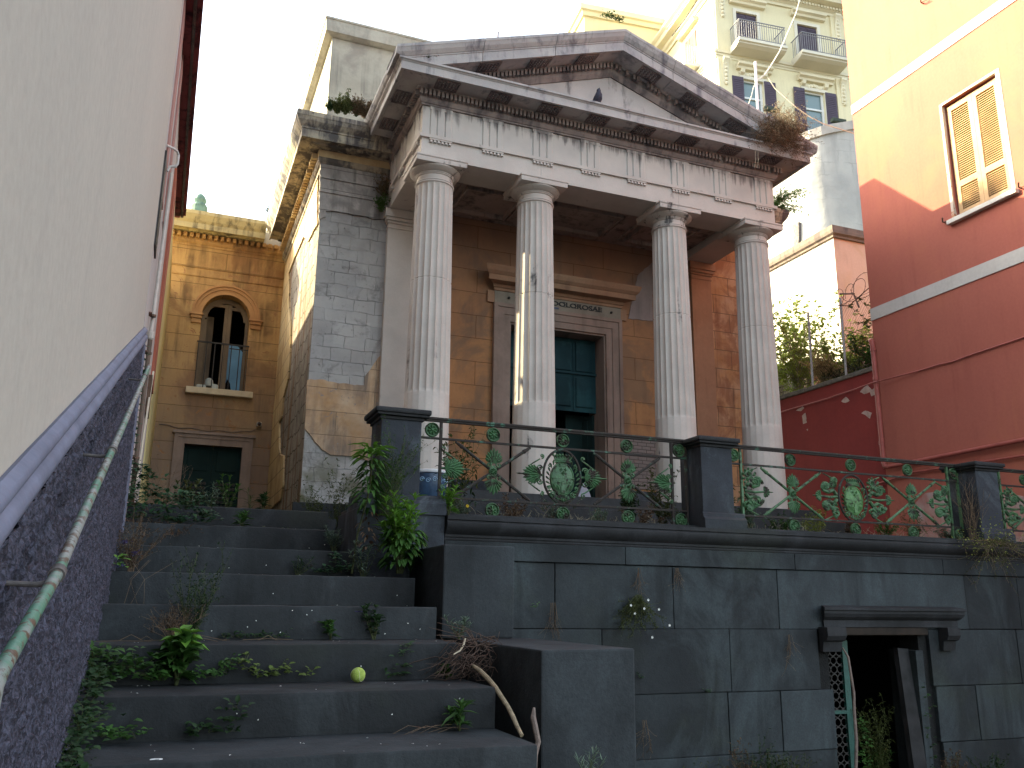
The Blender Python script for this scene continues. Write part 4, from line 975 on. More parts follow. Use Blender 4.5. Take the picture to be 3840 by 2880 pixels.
def side_scroll(m, x, cz, sg, s=1.0):
    for k in range(-3, 4):
        an = (0 if sg > 0 else math.pi) + k * .42 * sg; petal(m, (x + sg * .185 * s, cz), an, (.060 - abs(k) * .004) * s, .030 * s)
    petal(m, (x + sg * .21 * s, cz), 0 if sg > 0 else math.pi, .062 * s, .010 * s)
    m.tube([(x + sg * .015, YR, cz + .004), (x + sg * .10 * s, YR - .01, cz - .008), (x + sg * .19 * s, YR - .01, cz)], [.011, .012, .008], 7)
    for u in (-1, 1):
        m.tube([(x + sg * .02, YR, cz + u * .02), (x + sg * .05 * s, YR, cz + u * .055 * s), (x + sg * .10 * s, YR, cz + u * .035 * s), (x + sg * .15 * s, YR, cz + u * .05 * s), (x + sg * .16 * s, YR, cz + u * .075 * s)], [.016, .019, .017, .013, .009], 7)
        spiral(m, (x + sg * .128 * s, cz + u * .078 * s), .032 * s, 1.5, 0 if sg > 0 else math.pi, u * sg, .013 * s)
        spiral(m, (x + sg * .040 * s, cz + u * .125 * s), .034 * s, 1.4, -math.pi / 2 * u, u * sg, .014 * s)
        spiral(m, (x + sg * .075 * s, cz + u * .088 * s), .020 * s, 1.3, math.pi / 2, -u * sg, .010 * s)
        for q in range(5): petal(m, (x + sg * (.05 + .022 * q) * s, cz + u * (.065 + .008 * math.sin(q * 2)) * s), (math.pi / 2 * u) + sg * .5 * (q - 2) * -.4, .046 * s, .032 * s)
        m.tube([(x + sg * .055 * s, YR, cz + u * .15 * s), (x + sg * .14 * s, YR, cz + u * .185 * s)], [.007, .005], 6)
        for q in range(13):
            aa = q * .55; petal(m, (x + sg * (.052 + .045 * math.cos(aa) * (1 - q * .03)) * s, cz + u * (.105 + .042 * math.sin(aa)) * s), aa * sg, .034 * s, .024 * s, YR - .018)
        for q in range(8):
            petal(m, (x + sg * (.10 + .012 * q) * s, cz + u * (.052 + .006 * (q % 2)) * s), (math.pi / 2) * u + (.9 - .22 * q) * -sg * u, .040 * s, .026 * s, YR - .016)
def medallion(t, cx, cz, mat):
    m = MB(); N = 44
    m.tube([(cx + .150 * math.cos(2 * math.pi * k / N), YR, cz + .196 * math.sin(2 * math.pi * k / N)) for k in range(N + 1)], .0095, 8, False)
    m.build('oval_ring', IRONR, t, True)
    m = MB(); V = []; K = 30; rings = [(1, .006), (.97, -.012), (.90, -.016), (.88, -.011), (.5, -.020), (0.01, -.023)]
    for (s_, y) in rings:
        for k in range(K):
            an = 2 * math.pi * k / K; V.append((cx + .098 * s_ * math.cos(an), YR + y, cz - .022 + .128 * s_ * math.sin(an)))
    fs = [tuple(range(K))]
    for i in range(len(rings) - 1):
        for k in range(K): k2 = (k + 1) % K; fs.append((i * K + k, i * K + k2, (i + 1) * K + k2, (i + 1) * K + k))
    m.add(V, fs); sh = m.build('coat_of_arms_shield', mat, t, True, flatang=40)
    m = MB(); y = YR - .026
    m.box(cx - .09, cx + .09, y + .002, y + .010, cz - .018, cz - .012)
    for k in range(-2, 3): m.box(cx + k * .012 - .004, cx + k * .012 + .004, y + .004, y + .014, cz + .078 - abs(k) * .002, cz + .092)
    m.box(cx - .030, cx + .030, y + .004, y + .012, cz + .070, cz + .077)
    for (fx, fz, sc_) in ((-.018, .040, .8), (.018, .040, .8), (0, .012, 1)):   # fleurs-de-lis
        petal(m, (cx + fx, cz + fz), math.pi / 2, .026 * sc_, .012 * sc_, y, .003)
        for sg in (-1, 1): petal(m, (cx + fx, cz + fz), math.pi / 2 + sg * .95, .020 * sc_, .009 * sc_, y, .003)
        petal(m, (cx + fx, cz + fz), -math.pi / 2, .010 * sc_, .008 * sc_, y, .003)
    for (x0, x1, z0, z1) in ((-.016, .016, -.125, -.085), (-.022, .022, -.085, -.078), (-.011, .011, -.078, -.052), (-.016, .016, -.052, -.046), (-.009, -.004, -.046, -.038), (.004, .009, -.046, -.038), (-.002, .002, -.046, -.038)):
        m.box(cx + x0, cx + x1, y, y + .012, cz + z0, cz + z1)
    for sg in (-1, 1):
        for q in range(5): petal(m, (cx + sg * (.028 + .011 * q), cz - .115 + .006 * q), math.pi / 2 + sg * (-.3 + .25 * (q % 3)), .046 - .004 * q, .012, y + .004, .003)
        m.tube([(cx + sg * .026, y, cz - .05), (cx + sg * .05, y - .002, cz - .042), (cx + sg * .066, y, cz - .055)], .0035, 5)
    m.build('shield_relief', mat, sh, True)
    m = MB()
    for k in range(9):
        an = math.pi / 2 + (k - 4) * .20; m.box(cx + .068 * math.cos(an) - .001, cx + .068 * math.cos(an) + .001, YR - .01, YR - .008, cz + .10, cz + .101) if 0 else None
    for (w_, z_, r_2) in ((.062, .100, .007), (.070, .112, .006), (.066, .122, .005)):
        m.tube([(cx + w_ * u, YR - .012 - .010 * (1 - u * u), cz + z_ + .012 * (1 - u * u) * .6) for u in (-1, -.6, -.2, .2, .6, 1)], r_2, 6)
    for k in range(-3, 4):
        m.tube([(cx + k * .021, YR - .014, cz + .126), (cx + k * .024, YR - .014, cz + .150 - abs(k) * .002)], [.006, .004], 6)
        m.lathe([(.001, .004), (.008, .008), (.010, .014), (.006, .020), (.001, .022)], (cx + k * .025, YR, cz + .158 - abs(k) * .002), 8, 1)
        if k < 3: petal(m, (cx + k * .024 + .012, cz + .128), math.pi / 2, .026, .012, YR - .012)
    m.build('crown', IRON, t, True)
    m = MB()
    for sg in (-1, 1):
        for q in range(8):
            an = -.75 + q * .22; bx, bz = cx + sg * .104 * math.cos(an), cz - .022 + .134 * math.sin(an)
            petal(m, (bx, bz), (an + .75 if sg > 0 else math.pi - an - .75), .044, .016)
        spiral(m, (cx + sg * .078, cz - .135), .024, 1.4, 0 if sg > 0 else math.pi, -sg, .007); spiral(m, (cx + sg * .035, cz - .160), .018, 1.3, math.pi / 2, sg, .006)
        spiral(m, (cx + sg * .112, cz - .09), .016, 1.2, math.pi / 2, sg, .005); spiral(m, (cx + sg * .106, cz + .075), .015, 1.2, math.pi / 2, sg, .005)
        for q in range(4): petal(m, (cx + sg * (.02 + .02 * q), cz - .150 + .01 * q), -math.pi / 2 + sg * .3 * q, .036, .018)
    petal(m, (cx, cz - .148), -math.pi / 2, .046, .026); m.build('acanthus_mantling', IRON, t, True)
def railing(x0, x1, label, ros, cross, med, posts, style, dz_=0, shieldmat=IRON):
    t = thing('iron_railing', label, 'railing', ((x0 + x1) / 2, YR, .575), 0, 'iron railings between the stone piers')
    m = MB(); m.bbox(x0, x1, YR - .022, YR + .022, 1.262, 1.280, .006); m.bbox(x0, x1, YR - .014, YR + .014, 1.249, 1.2625, .003); m.build('handrail', IRONR, t, wob=.002)
    for z in (1.131, .718):
        m = MB(); m.bbox(x0, x1, YR - .008, YR + .008, z - .008 + dz_ * .5, z + .008 + dz_ * .5, .002); m.build('rail', IRONR, t, wob=.002)
    for x in posts: m = MB(); m.bbox(x - .010, x + .010, YR - .010, YR + .010, .575, 1.2485, .002); m.build('post', IRONR if style == 0 else IRON, t)
    rp = None
    for x in ros:
        for z in (1.190, .648):
            if rp is None: m = MB(); rosette(m, x, z); rp = m.build('rosette', IRON, t, True); rp0 = (x, z)
            else:
                q = rp.copy(); C.objects.link(q); q.parent = t; q.location = rp.location + Vector((x - rp0[0], 0, z - rp0[1]))
    for x in cross: crossbars(t, x, .924 + dz_, .272 if style == 0 else .285, .185, IRONR if style == 0 else IRON)
    if med: medallion(t, med, .924 + dz_, shieldmat)
    f = side_palmette if style == 0 else side_scroll
    ends = [(posts[1] + .01 if len(posts) > 1 else x0, 1)] + ([(med - .155, -1), (med + .155, 1)] if med else []) + ([(posts[-2] - .01, -1)] if len(posts) > 2 else [])
    for x, sg in ends: m = MB(); f(m, x, .924 + dz_, sg, 1.0 if style == 0 else 1.05); m.build('side_palmette' if style == 0 else 'side_scroll', IRON, t, True)
    return t
railing(1.555, 3.766, 'rusty green cast iron railing left of the middle pier with oval coat of arms', [1.682, 2.140, 2.690, 3.229, 3.69], [2.145, 3.234], 2.687, [1.568, 1.748, 3.625, 3.755], 0)
railing(4.052, 6.603, 'greener cast iron railing right of the middle pier with heavy leaf scrolls', [4.20, 4.76, 5.39, 6.017, 6.555], [4.765, 6.03], 5.392, [4.062, 4.27, 6.48, 6.595], 1, -.014, IRONB)
railing(6.87, 8.195, 'short end of iron railing beyond the right-hand pier', [7.06, 7.43, 8.05], [7.50], None, [6.88, 7.12, 8.18], 1, -.014)

# ================================================================ RED HOUSE
XR = 8.2
rh = thing('red_house', 'tall red rendered house with white string bands and a sunlit shuttered window', 'house', (XR + 2, 6, -1.9))
m = MB()
y0, y1, z0, z1 = 6.135, 6.885, 4.43, 5.885
m.box(XR, XR + 6, 4.2, 8.3, -1.9, z0); m.box(XR, XR + 6, 4.2, 8.3, z1, 9.2); m.box(XR, XR + 6, 4.2, y0, z0, z1); m.box(XR, XR + 6, y1, 8.3, z0, z1); m.box(XR + .12, XR + 6, y0, y1, z0, z1)
m.build('house_wall', RED, rh)
for za, zb in ((3.597, 3.755), (6.565, 6.70)): m = MB(); m.box(XR - .012, XR + .001, 4.2, 8.302, za, zb); m.build('string_band', WBAND, rh)
m = MB(); t_ = .05
for (a0, a1, b0, b1) in ((y0 - t_, y0, z0 - .01, z1 + .03), (y1, y1 + t_ * .7, z0 - .01, z1 + .03), (y0, y1, z1, z1 + .03)): m.box(XR - .006, XR + .11, a0, a1, b0, b1)
m.build('window_surround', WFR, rh, wob=.012)
m = MB(); m.bbox(XR - .06, XR + .11, 6.05, 6.96, 4.362, 4.415, .006); m.build('window_sill', simple('white_sill', (.55, .52, .47), .1), rh)
m = MB(); m.bbox(XR - .06, XR + .11, 5.6, 6.55, 7.36, 7.43, .006); m.build('window_sill', bpy.data.materials['white_sill'], rh)
def shutter(ya, yb, par):
    m = MB(); X = XR + .05; f = .055
    m.box(X, X + .035, ya, ya + f, 4.435, 5.86); m.box(X, X + .035, yb - f, yb, 4.435, 5.86)
    for (a0, a1) in ((4.435, 4.51), (4.80, 4.875), (5.79, 5.86)): m.box(X + .001, X + .034, ya + f, yb - f, a0, a1)
    s_ = m.build('shutter', SHUT, par); m = MB()
    for (a0, a1, n) in ((4.51, 4.80, 11), (4.875, 5.79, 33)):
        for k in range(n):
            z = a0 + (a1 - a0) * (k + .5) / n; h = (a1 - a0) / n
            m.add([(X + .004, ya + f, z - h * .62), (X + .004, yb - f, z - h * .62), (X + .028, yb - f, z + h * .3), (X + .028, ya + f, z + h * .3), (X + .007, ya + f, z - h * .75), (X + .007, yb - f, z - h * .75), (X + .031, yb - f, z + h * .17), (X + .031, ya + f, z + h * .17)], [(0, 1, 2, 3), (7, 6, 5, 4), (0, 4, 5, 1), (2, 6, 7, 3)])
    m.build('louvres', SHUT, s_)
shutter(6.515, 6.86, rh); shutter(6.16, 6.512, rh)
m = MB(); m.box(XR + .098, XR + .12, 6.14, 6.88, 4.44, 5.88); m.build('window_dark', simple('shade_brown', (.08, .05, .03)), rh)
for (Y, z) in ((6.97, 7.38), (7.03, 4.43), (6.03, 4.41)):
    m = MB(); m.tube([(XR + .01, Y, z), (XR - .06, Y - .02, z - .01), (XR - .085, Y - .045, z + .03)], .009, 6); m.tube([(XR - .05, Y - .02, z - .01), (XR - .05, Y - .10, z - .03)], .007, 6); m.build('shutter_hook', RUSTW, rh)
def redpatch(pts, nm, mat, X, par, t=.006): return sheet(nm, pts, X, t, mat, par, 'X', seed=len(pts))
redpatch([(3435, 1885), (3470, 1850), (3560, 1835), (3640, 1850), (3700, 1860), (3760, 1850), (3841, 1862), (3841, 2080), (3450, 2060)], 'peeled_lower_plaster', PEEL, XR, rh, .008)
lw = thing('red_garden_wall', 'lower dark red garden wall with peeling patches and a mossy grey coping', 'wall', (XR + .2, 11, .6))
m = MB(); m.box(XR + .015, XR + .30, 8.3001, 15, -1.0, 2.955); m.build('wall_body', REDL, lw)
m = MB()
yy = 8.31
while yy < 15: L_ = rs.uniform(.3, .6); m.bbox(XR - .012, XR + .34, yy, yy + L_ - .006, 2.955, 3.012 + rs.uniform(-.008, .008), .01); yy += L_
m.build('coping', simple('mossy_coping', (.13, .12, .10), .4, 14, .95, .8, .01), lw, wob=.01)
for pts in ([RRp for RRp in ((3225, 1470), (3252, 1440), (3270, 1462), (3284, 1450), (3283, 1478), (3268, 1486), (3262, 1470), (3240, 1478))], [(3155, 1505), (3172, 1488), (3186, 1503), (3170, 1511)], [(3230, 1550), (3245, 1540), (3270, 1548), (3262, 1570), (3245, 1556)], [(2985, 1540), (3010, 1524), (3016, 1530), (3004, 1542)], [(3008, 1560), (3020, 1548), (3026, 1585), (3012, 1590)], [(3024, 1610), (3030, 1608), (3029, 1616)]):
    sheet('bare_patch', [(x + 0, y) for x, y in pts], XR + .014, .003, FLAKE, lw, 'X', seed=8)
rp_ = thing('down_pipe', 'red painted down pipe at the corner where the garden wall meets the red house', 'pipe', (XR - .05, 8.25, 1.7))
m = MB(); m.tube([(XR + .25, 8.45, 3.30), (XR - .02, 8.33, 3.34), (XR - .045, 8.285, 3.32), (XR - .045, 8.28, 3.26), (XR - .045, 8.275, 1.76), (XR - .045, 8.262, 1.70), (XR - .045, 8.20, 1.688)], [.028, .033, .034, .030, .030, .030, .028], 12); m.build('pipe_run', REDP, rp_, True)
for z in (3.2, 2.82, 2.0): m = MB(); m.lathe([(.037, -.02), (.037, .02)], (XR - .045, 8.278, z), 12); m.build('collar', REDP, rp_)
m = MB(); m.tube([(XR - .045, 8.20, 1.69), (XR - .045, 6.4, 1.712), (XR - .045, 4.5, 1.72)], .024, 10); tag(m.build('service_pipe', REDP, None, True), 'red painted pipe running level along the red house, upper of two', 'pipe')
m = MB(); m.tube([(XR - .03, 9.2, 1.42), (XR - .03, 8.3, 1.52), (XR - .03, 7.86, 1.575), (XR - .03, 6.4, 1.555), (XR - .03, 4.5, 1.54)], .012, 8); tag(m.build('service_pipe', REDP, None, True), 'thinner dark red pipe just below the level pipe on the red house', 'pipe')
m = MB(); P_ = []
for (Y, z) in ((11.5, 2.79), (10.22, 2.772), (9.2, 2.762), (8.7, 2.775), (8.3, 2.768), (7.6, 2.764), (7.3, 2.768), (7.15, 2.752), (6.93, 2.766), (6.5, 2.778), (5.6, 2.80)): P_.append((XR - .085 if 8.1 < Y < 8.5 else XR - .015, Y, z))
m.tube(P_, .009, 6); tag(m.build('wall_cable', REDP, None, True), 'red painted cable stapled along the red house and garden wall', 'cable')
# ================================================================ BACKGROUND BUILDINGS
SUNNYW = plaster('sunlit_pale_render', (.55, .53, .46), (.48, .46, .40), (.3, .27, .22), .5, blot=(.40, .37, .31), ba=.5)  # paler than the peach front: sunshine on the side wall put into the colour
PEACH = plaster('peach_render', (.50, .34, .25), (.45, .31, .23), (.28, .19, .13), .5, blot=(.40, .27, .16), ba=.6)
bk = thing('hillside_house', 'plain peach walled block with a crumbling grey coping above the garden fence', 'house', (13, 14, 3))
m = MB(); m.box(12.04, 17, 13.0, 13.2, 2.4, 7.30); m.build('front_wall', PEACH, bk)
m = MB(); m.box(12.035, 12.3, 13.201, 19, 2.4, 7.30); m.box(12.035, 12.0401, 13.0, 13.2, 2.4, 7.3); m.build('side_wall', SUNNYW, bk)
m = MB(); m.box(12.3, 17, 13.2001, 19, 7.0, 7.29); m.build('roof', SUNNYW, bk)
m = MB(); m.sweepU([(-.2, 7.3001), (.05, 7.3001), (.06, 7.34), (.11, 7.36), (.12, 7.42), (.115, 7.53), (.0, 7.55), (-.2, 7.55)], 12.04, 17, 13.0, 19); m.build('coping', stone('crumbling_coping', (.17, .13, .10), (.11, .085, .07), (.07, .055, .05), .5, .58, bump=.9), bk, wob=.02)
# low garden wall between
gw = thing('garden_wall', 'low coped wall of pale blocks with one peach end among the bushes', 'wall', (9.6, 11.2, 2.9))
m = MB(); m.box(9.4, 9.6, 11.201, 13.5, 2.3, 3.86); m.build('block_wall', plaster('pale_block_wall', (.48, .45, .36), (.40, .37, .28), joint=(1, .4, .2, .012, (0, 0))), gw)
m = MB(); m.box(9.4, 10.6, 11.0, 11.2, 2.3, 3.86); m.build('end_wall', PEACH, gw)
m = MB(); m.bbox(9.33, 10.65, 10.93, 11.27, 3.861, 3.93, .012); m.bbox(9.33, 9.67, 11.271, 13.5, 3.861, 3.93, .012); m.build('coping', simple('dark_mossy_coping', (.10, .085, .07), .4, 8), gw, wob=.02)
# curved retaining wall
rt = thing('retaining_wall', 'high curved grey retaining wall stained with damp below the palazzo', 'wall', (18.5, 20, 3))
def retm():
    t = NT('retaining_render', .95, .15)
    f, cc = t.brick(0, .9, .42, .02, (0, 0), .15); c = t.mix(t.mr(t.noise(.5, 8), .35, .65), (.36, .36, .345), (.24, .245, .245))
    c = t.mix(t.mr(t.noise(1, 7, t.vec((1.2, 1.2, .25))), .48, .62, 0, .6), c, (.20, .20, .20)); c = t.mix(t.ma('MULTIPLY', f, t.mr(t.noise(.8, 4), .45, .6, 0, .5)), c, (.2, .2, .2))
    return t.done(c, t.bump(t.noise(3, 9), .6, .05))
RW = retm()
pl = [(25, 18.6), (22, 19.3), (20.2, 19.62), (19.3, 19.8), (18.8, 19.93), (18.45, 20.08), (18.2, 20.3), (18.05, 20.6), (17.97, 21.0), (17.93, 22), (17.9, 25), (17.9, 30)]
m = MB(); m2 = MB()
for (lo, hi, dd, mm) in ((1.5, 14.72, 0, m), (14.7201, 15.02, .08, m2)):
    V = []; fs = []
    for i, (x, y) in enumerate(pl):
        a_ = Vector(pl[max(0, i - 1)]); b_ = Vector(pl[min(len(pl) - 1, i + 1)]); d = (b_ - a_).normalized(); nn = Vector((-d.y, d.x)) * -1
        if nn.x > 0: nn = -nn
        for q, z in ((dd, lo), (dd, hi), (-.6, hi), (-.6, lo)): V.append((x + nn.x * q, y + nn.y * q, z + (0 if z == 1.5 else max(0, x - 18.2) * .28) + (.0 if z != hi or mm is m else .04 * noise.noise(Vector((x, y, 0))))))
    for i in range(len(pl) - 1):
        for k in range(4): k2 = (k + 1) % 4; fs.append((i * 4 + k, i * 4 + k2, i * 4 + 4 + k2, i * 4 + 4 + k))
    mm.add(V, fs)
m.build('wall_face', RW, rt, True, flatang=40); m2.build('wall_coping', simple('grey_coping', (.30, .28, .26), .3, 1.5), rt)
p = atY(2993, 903, 20.35)
m = MB(); m.poly([(20.80, 12.0), (21.08, 12.02), (21.10, 11.3), (21.12, 11.1), (21.0, 11.0), (20.9, 11.2), (20.84, 11.5)], 0, 17.90, 18.2)
m.build('rusted_opening', simple('rusty_opening', (.10, .09, .09), .4, 12), rt)
# palazzo (local axes: x along the front, y into the building)
PA = R(-6.2069)
PYEL = plaster('palazzo_yellow_render', (.66, .60, .40), (.61, .55, .37), (.42, .38, .26), .35, sc=.3, bump=.15)
PTRIM = simple('palazzo_cream_trim', (.60, .55, .40), .1, .7)
PSTR = simple('palazzo_stone', (.56, .53, .44), .1, .7)
SHP = simple('purple_shutter', (.065, .050, .075), .15, 2, .7); SHB = simple('brown_red_shutter', (.16, .09, .075), .15, 2, .7)
GLS = NT('window_glass', .08, .6); GLASS = GLS.done((.13, .19, .20))
GREYI = simple('grey_balcony_iron', (.20, .20, .22), .15, 6, .6)
def PM(): return MB()
pz = thing('palazzo', 'tall pale yellow palazzo with balconies and dark shutters high on the hill', 'apartment building', (21.74, 30, 3), PA)
def pb(m, name, mat, par=None, **k):
    m.v = [(v[0], v[1], v[2] - 3) for v in m.v]; return m.build(name, mat, par or pz, local=True, **k)
wins = [(1.15, 2.27, 25.55, 27.60, 'door'), (4.45, 5.57, 25.55, 27.60, 'door'), (1.33, 2.39, 21.6, 24.0, 'win'), (4.57, 5.68, 21.6, 24.0, 'win')]
m = MB()
xs = [0, 1.15, 2.39, 4.45, 5.68, 14]
m.box(0, 14, 0, 8, 28.4, 34); m.box(0, 14, .25, 8, 3, 28.4); m.box(0, 1.15, 0, .25, 3, 28.4); m.box(2.39, 4.45, 0, .25, 3, 28.4); m.box(5.68, 14, 0, .25, 3, 28.4)
for x0, x1 in ((1.15, 2.39), (4.45, 5.68)): m.box(x0, x1, 0, .25, 27.60, 28.4); m.box(x0, x1, 0, .25, 24.0, 25.55); m.box(x0, x1, 0, .25, 3, 21.6)
m.box(2.27, 2.39, 0, .249, 25.55, 27.6); m.box(5.57, 5.68, 0, .249, 25.55, 27.6); m.box(1.15, 1.33, 0, .249, 21.6, 24); m.box(4.45, 4.57, 0, .249, 21.6, 24)
pb(m, 'facade_wall', PYEL)
for (x0, x1, z0, z1, ty) in wins:
    m = MB(); t_ = .16
    for a0, a1, b0, b1 in ((x0 - t_, x0, z0, z1 + t_), (x1, x1 + t_, z0, z1 + t_), (x0, x1, z1, z1 + t_)): m.box(a0, a1, -.05, -.0, b0, b1)
    pb(m, 'window_surround', PSTR)
    m = MB(); hx0, hx1 = x0 - .33, x1 + .42
    hz = z1 + (.36 if ty == 'door' else .42)
    m.poly([(0, hz), (-.16, hz + .02), (-.20, hz + .12), (-.32, hz + .18), (-.34, hz + .27), (0, hz + .31)], 0, hx0, hx1); pb(m, 'window_hood', PTRIM)
    if ty == 'win':
        for hx in (hx0 + .18, hx1 - .45): m = MB(); m.poly([(0, hz), (-.20, hz), (-.16, hz - .16), (0, hz - .26)], 0, hx, hx + .2); pb(m, 'hood_bracket', PTRIM)
        m = MB(); cxw = (x0 + x1) / 2
        for k in range(9): m.lathe([(.11, 0), (.10, .05), (.04, .08)], (cxw + (k - 4) * .16, 0, hz - .16 + .04 * math.cos(k * 1.6)), 8, 1)
        pb(m, 'carved_garland', PTRIM, None, smooth=True)
        m = MB(); 
        for a0, a1, b0, b1 in ((x0, x0 + .06, z0, z1), (x1 - .12, x1, z0, z1), (x0 + .06, x1 - .12, z1 - .08, z1), (x0 + .06, x1 - .12, z1 - .95, z1 - .86)): m.box(a0, a1, .10, .16, b0, b1)
        pb(m, 'white_window_frame', simple('white_frame', (.6, .62, .62), .05))
        m = MB(); m.box(x0 + .05, x1 - .05, .17, .2, z0, z1); pb(m, 'window_glass', GLASS)
        for a0, a1 in ((x0 - .60, x0 - .02), (x1 + .02, x1 + .60)):
            m = MB(); m.box(a0, a1, -.10, -.055, z0, z1 + .02)
            for k in range(22): zz = z0 + .12 + (z1 - z0 - .2) * k / 22; m.box(a0 + .06, a1 - .06, -.118, -.1001, zz, zz + .055)
            pb(m, 'shutter', SHP)
    else:
        for a0, a1 in ((x0, (x0 + x1) / 2 - .01), ((x0 + x1) / 2 + .01, x1)):
            m = MB(); m.box(a0, a1, .06, .11, z0, z1)
            for k in range(26): zz = z0 + .1 + (z1 - z0 - .2) * k / 26; m.box(a0 + .06, a1 - .06, .035, .0599, zz, zz + .045)
            pb(m, 'shutter', SHP)
def balcony(x0, x1, zb, y=-.95):
    m = MB(); m.poly([(0, zb), (y, zb), (y, zb - .14), (y + .08, zb - .16), (y + .10, zb - .22), (y + .3, zb - .30), (0, zb - .36)], 0, x0, x1); pb(m, 'balcony_slab', PSTR)
    m = MB(); zt = zb + 1.0
    m.box(x0 + .05, x1 - .05, y + .04, y + .08, zt - .03, zt); m.box(x0 + .05, x0 + .09, y + .08, 0, zt - .03, zt); m.box(x1 - .09, x1 - .05, y + .08, 0, zt - .03, zt); m.box(x0 + .05, x1 - .05, y + .045, y + .075, zt - .16, zt - .14)
    m.box(x0 + .05, x1 - .05, y + .045, y + .075, zb + .06, zb + .08)
    x = x0 + .07
    while x < x1 - .05: m.box(x - .009, x + .009, y + .05, y + .07, zb, zt - .03); x += .118
    yy = y + .18
    while yy < 0:
        for xx in (x0 + .07, x1 - .07): m.box(xx - .009, xx + .009, yy - .009, yy + .009, zb, zt - .03)
        yy += .13
    pb(m, 'balcony_railing', GREYI)
balcony(.70, 3.22, 25.50); balcony(4.0, 6.55, 25.48)
m = MB()
for x0, x1 in ((1.1, 2.5), (4.35, 5.8)):
    m.box(x0, x1, -.42, -.40, 22.05, 22.08)
    x = x0
    while x < x1: m.box(x, x + .015, -.42, -.40, 21.6, 22.05); x += .1
pb(m, 'window_rail', GREYI)
for xw in (2.0, 5.55): 
    m = MB(); m.bbox(xw, xw + .75, -.65, -.45, 22.15, 22.34, .02)
    for k in range(14): m.box(xw + .03 + k * .05, xw + .05 + k * .05, -.67, -.65, 22.16, 22.33)
    pb(m, 'planter_box', simple('dark_planter', (.06, .075, .06), .3, 6))
m = MB()
for z0, z1, d in ((25.02, 25.14, .06), (25.14, 25.28, .10), (24.9, 25.02, .03)):
    m.box(-d, 14, -d, 0, z0, z1); m.box(-d, 0, 0.0, 8, z0, z1)
pb(m, 'string_course', PTRIM)
for x0 in (.05, 6.35):
    m = MB(); m.box(x0, x0 + .72, -.07, -.0, 3, 24.899); m.box(x0, x0 + .72, -.07, -.0, 25.281, 28.55)
    pb(m, 'corner_pilaster', PYEL)
    for zt in (24.9, 28.5):
        m = MB(); m.poly([(0, zt), (-.24, zt), (-.26, zt - .12), (-.18, zt - .22), (-.12, zt - .5), (-.09, zt - 1.3), (0, zt - 1.35)], 0, x0 + .22, x0 + .52)
        for k in range(6): m.lathe([(.10, .05), (.08, .14), (.02, .18)], (x0 + .37, 0, zt - .35 - k * .2), 8, 1)
        pb(m, 'carved_bracket', PTRIM, None, smooth=True)
m = MB()
CPR = [(0, 28.40), (.08, 28.40), (.10, 28.52), (.22, 28.60), (.26, 28.75), (.55, 28.82), (.60, 29.0), (.75, 29.12), (.78, 29.22), (0, 29.3)]
m.sweepU(CPR, 0, 14, 0, 8)
for k in range(80): m.box(.1 + k * .17, .2 + k * .17, -.30, -.2, 28.62, 28.74)
pb(m, 'roof_cornice', PTRIM)
# left side of the palazzo: window with brown shutters, balcony, hood
m = MB(); m.box(-.05, -.0, 1.80, 2.42, 25.6, 27.62); pb(m, 'side_shutter', SHB)
m = MB(); m.box(-.05, -.0, 2.46, 3.08, 25.6, 27.62); pb(m, 'side_shutter', SHB)
m = MB(); m.poly([(0, 27.98), (-.2, 28.0), (-.3, 28.12), (-.3, 28.2), (0, 28.24)], 1, 1.55, 3.35); pb(m, 'side_hood', PTRIM)
m = MB(); m.box(-.85, 0, 1.5, 3.4, 25.35, 25.5); m.box(-.83, -.80, 1.5, 3.4, 26.45, 26.48); m.box(-.83, 0, 1.5, 1.53, 26.45, 26.48)
for k in range(16): m.box(-.83, -.81, 1.5 + k * .125, 1.52 + k * .125, 25.5, 26.45)
for k in range(7): m.box(-.8 + k * .12, -.78 + k * .12, 1.5, 1.52, 25.5, 26.45)
pb(m, 'side_balcony', simple('white_balcony', (.5, .5, .5), .1))
# far pale building behind
fb = thing('far_building', 'far pale yellow building with a flat parapet, left of the palazzo', 'apartment building', (18, 36, 3), PA)
m = MB(); m.box(-.1, 5.2, 0, 9, 0, 27.2); m.build('far_wall', PYEL, fb, local=True)
m = MB(); m.sweepU([(0, 27.2), (.12, 27.2), (.18, 27.4), (.3, 27.45), (.3, 27.75), (0, 27.8)], -.1, 5.2, 0, 9); m.build('far_cornice', PTRIM, fb, local=True)
m = MB(); m.box(5.0, 5.25, -.3, -.0, 25.2, 27.7); m.build('downpipe_box', PTRIM, fb, local=True)

# ================================================================ FENCE, WIRE
for i, (Y, x0) in enumerate(((8.96, 8.19), (9.62, 8.19))):
    t = MB(); t.tube([(XR + .12, Y, 2.98), (XR + .12, Y - .01, 4.14)], .016, 8); t.build
    o = t.build('fence_post', WIREM); tag(o, ['galvanised fence post on the garden wall, nearer the red house', 'galvanised fence post on the garden wall, nearer the church'][i], 'post', 'fence posts on the garden wall')
m = MB()
for k in range(46):
    y0_ = 8.35 + k * .055
    for sgn in (1, -1):
        P0 = (XR + .12, y0_, 3.02)
        ye = y0_ + sgn * 1.0; pts = [(XR + .12 + .01 * math.sin(k + q), y0_ + sgn * q * .1, 3.02 + q * .1) for q in range(11) if 8.32 < y0_ + sgn * q * .1 < 10.9]
        if len(pts) > 1: m.tube(pts, .0015, 3, False)
for z in (3.1, 3.6, 4.05): m.tube([(XR + .12, 8.33, z), (XR + .12, 9.0, z - .01), (XR + .12, 9.6, z + .01), (XR + .12, 11, z)], .003, 4)
tag(m.build('wire_mesh', RUSTW), 'sagging diamond wire mesh stretched along the top of the garden wall', 'fence')
m = MB(); rr = random.Random(5)
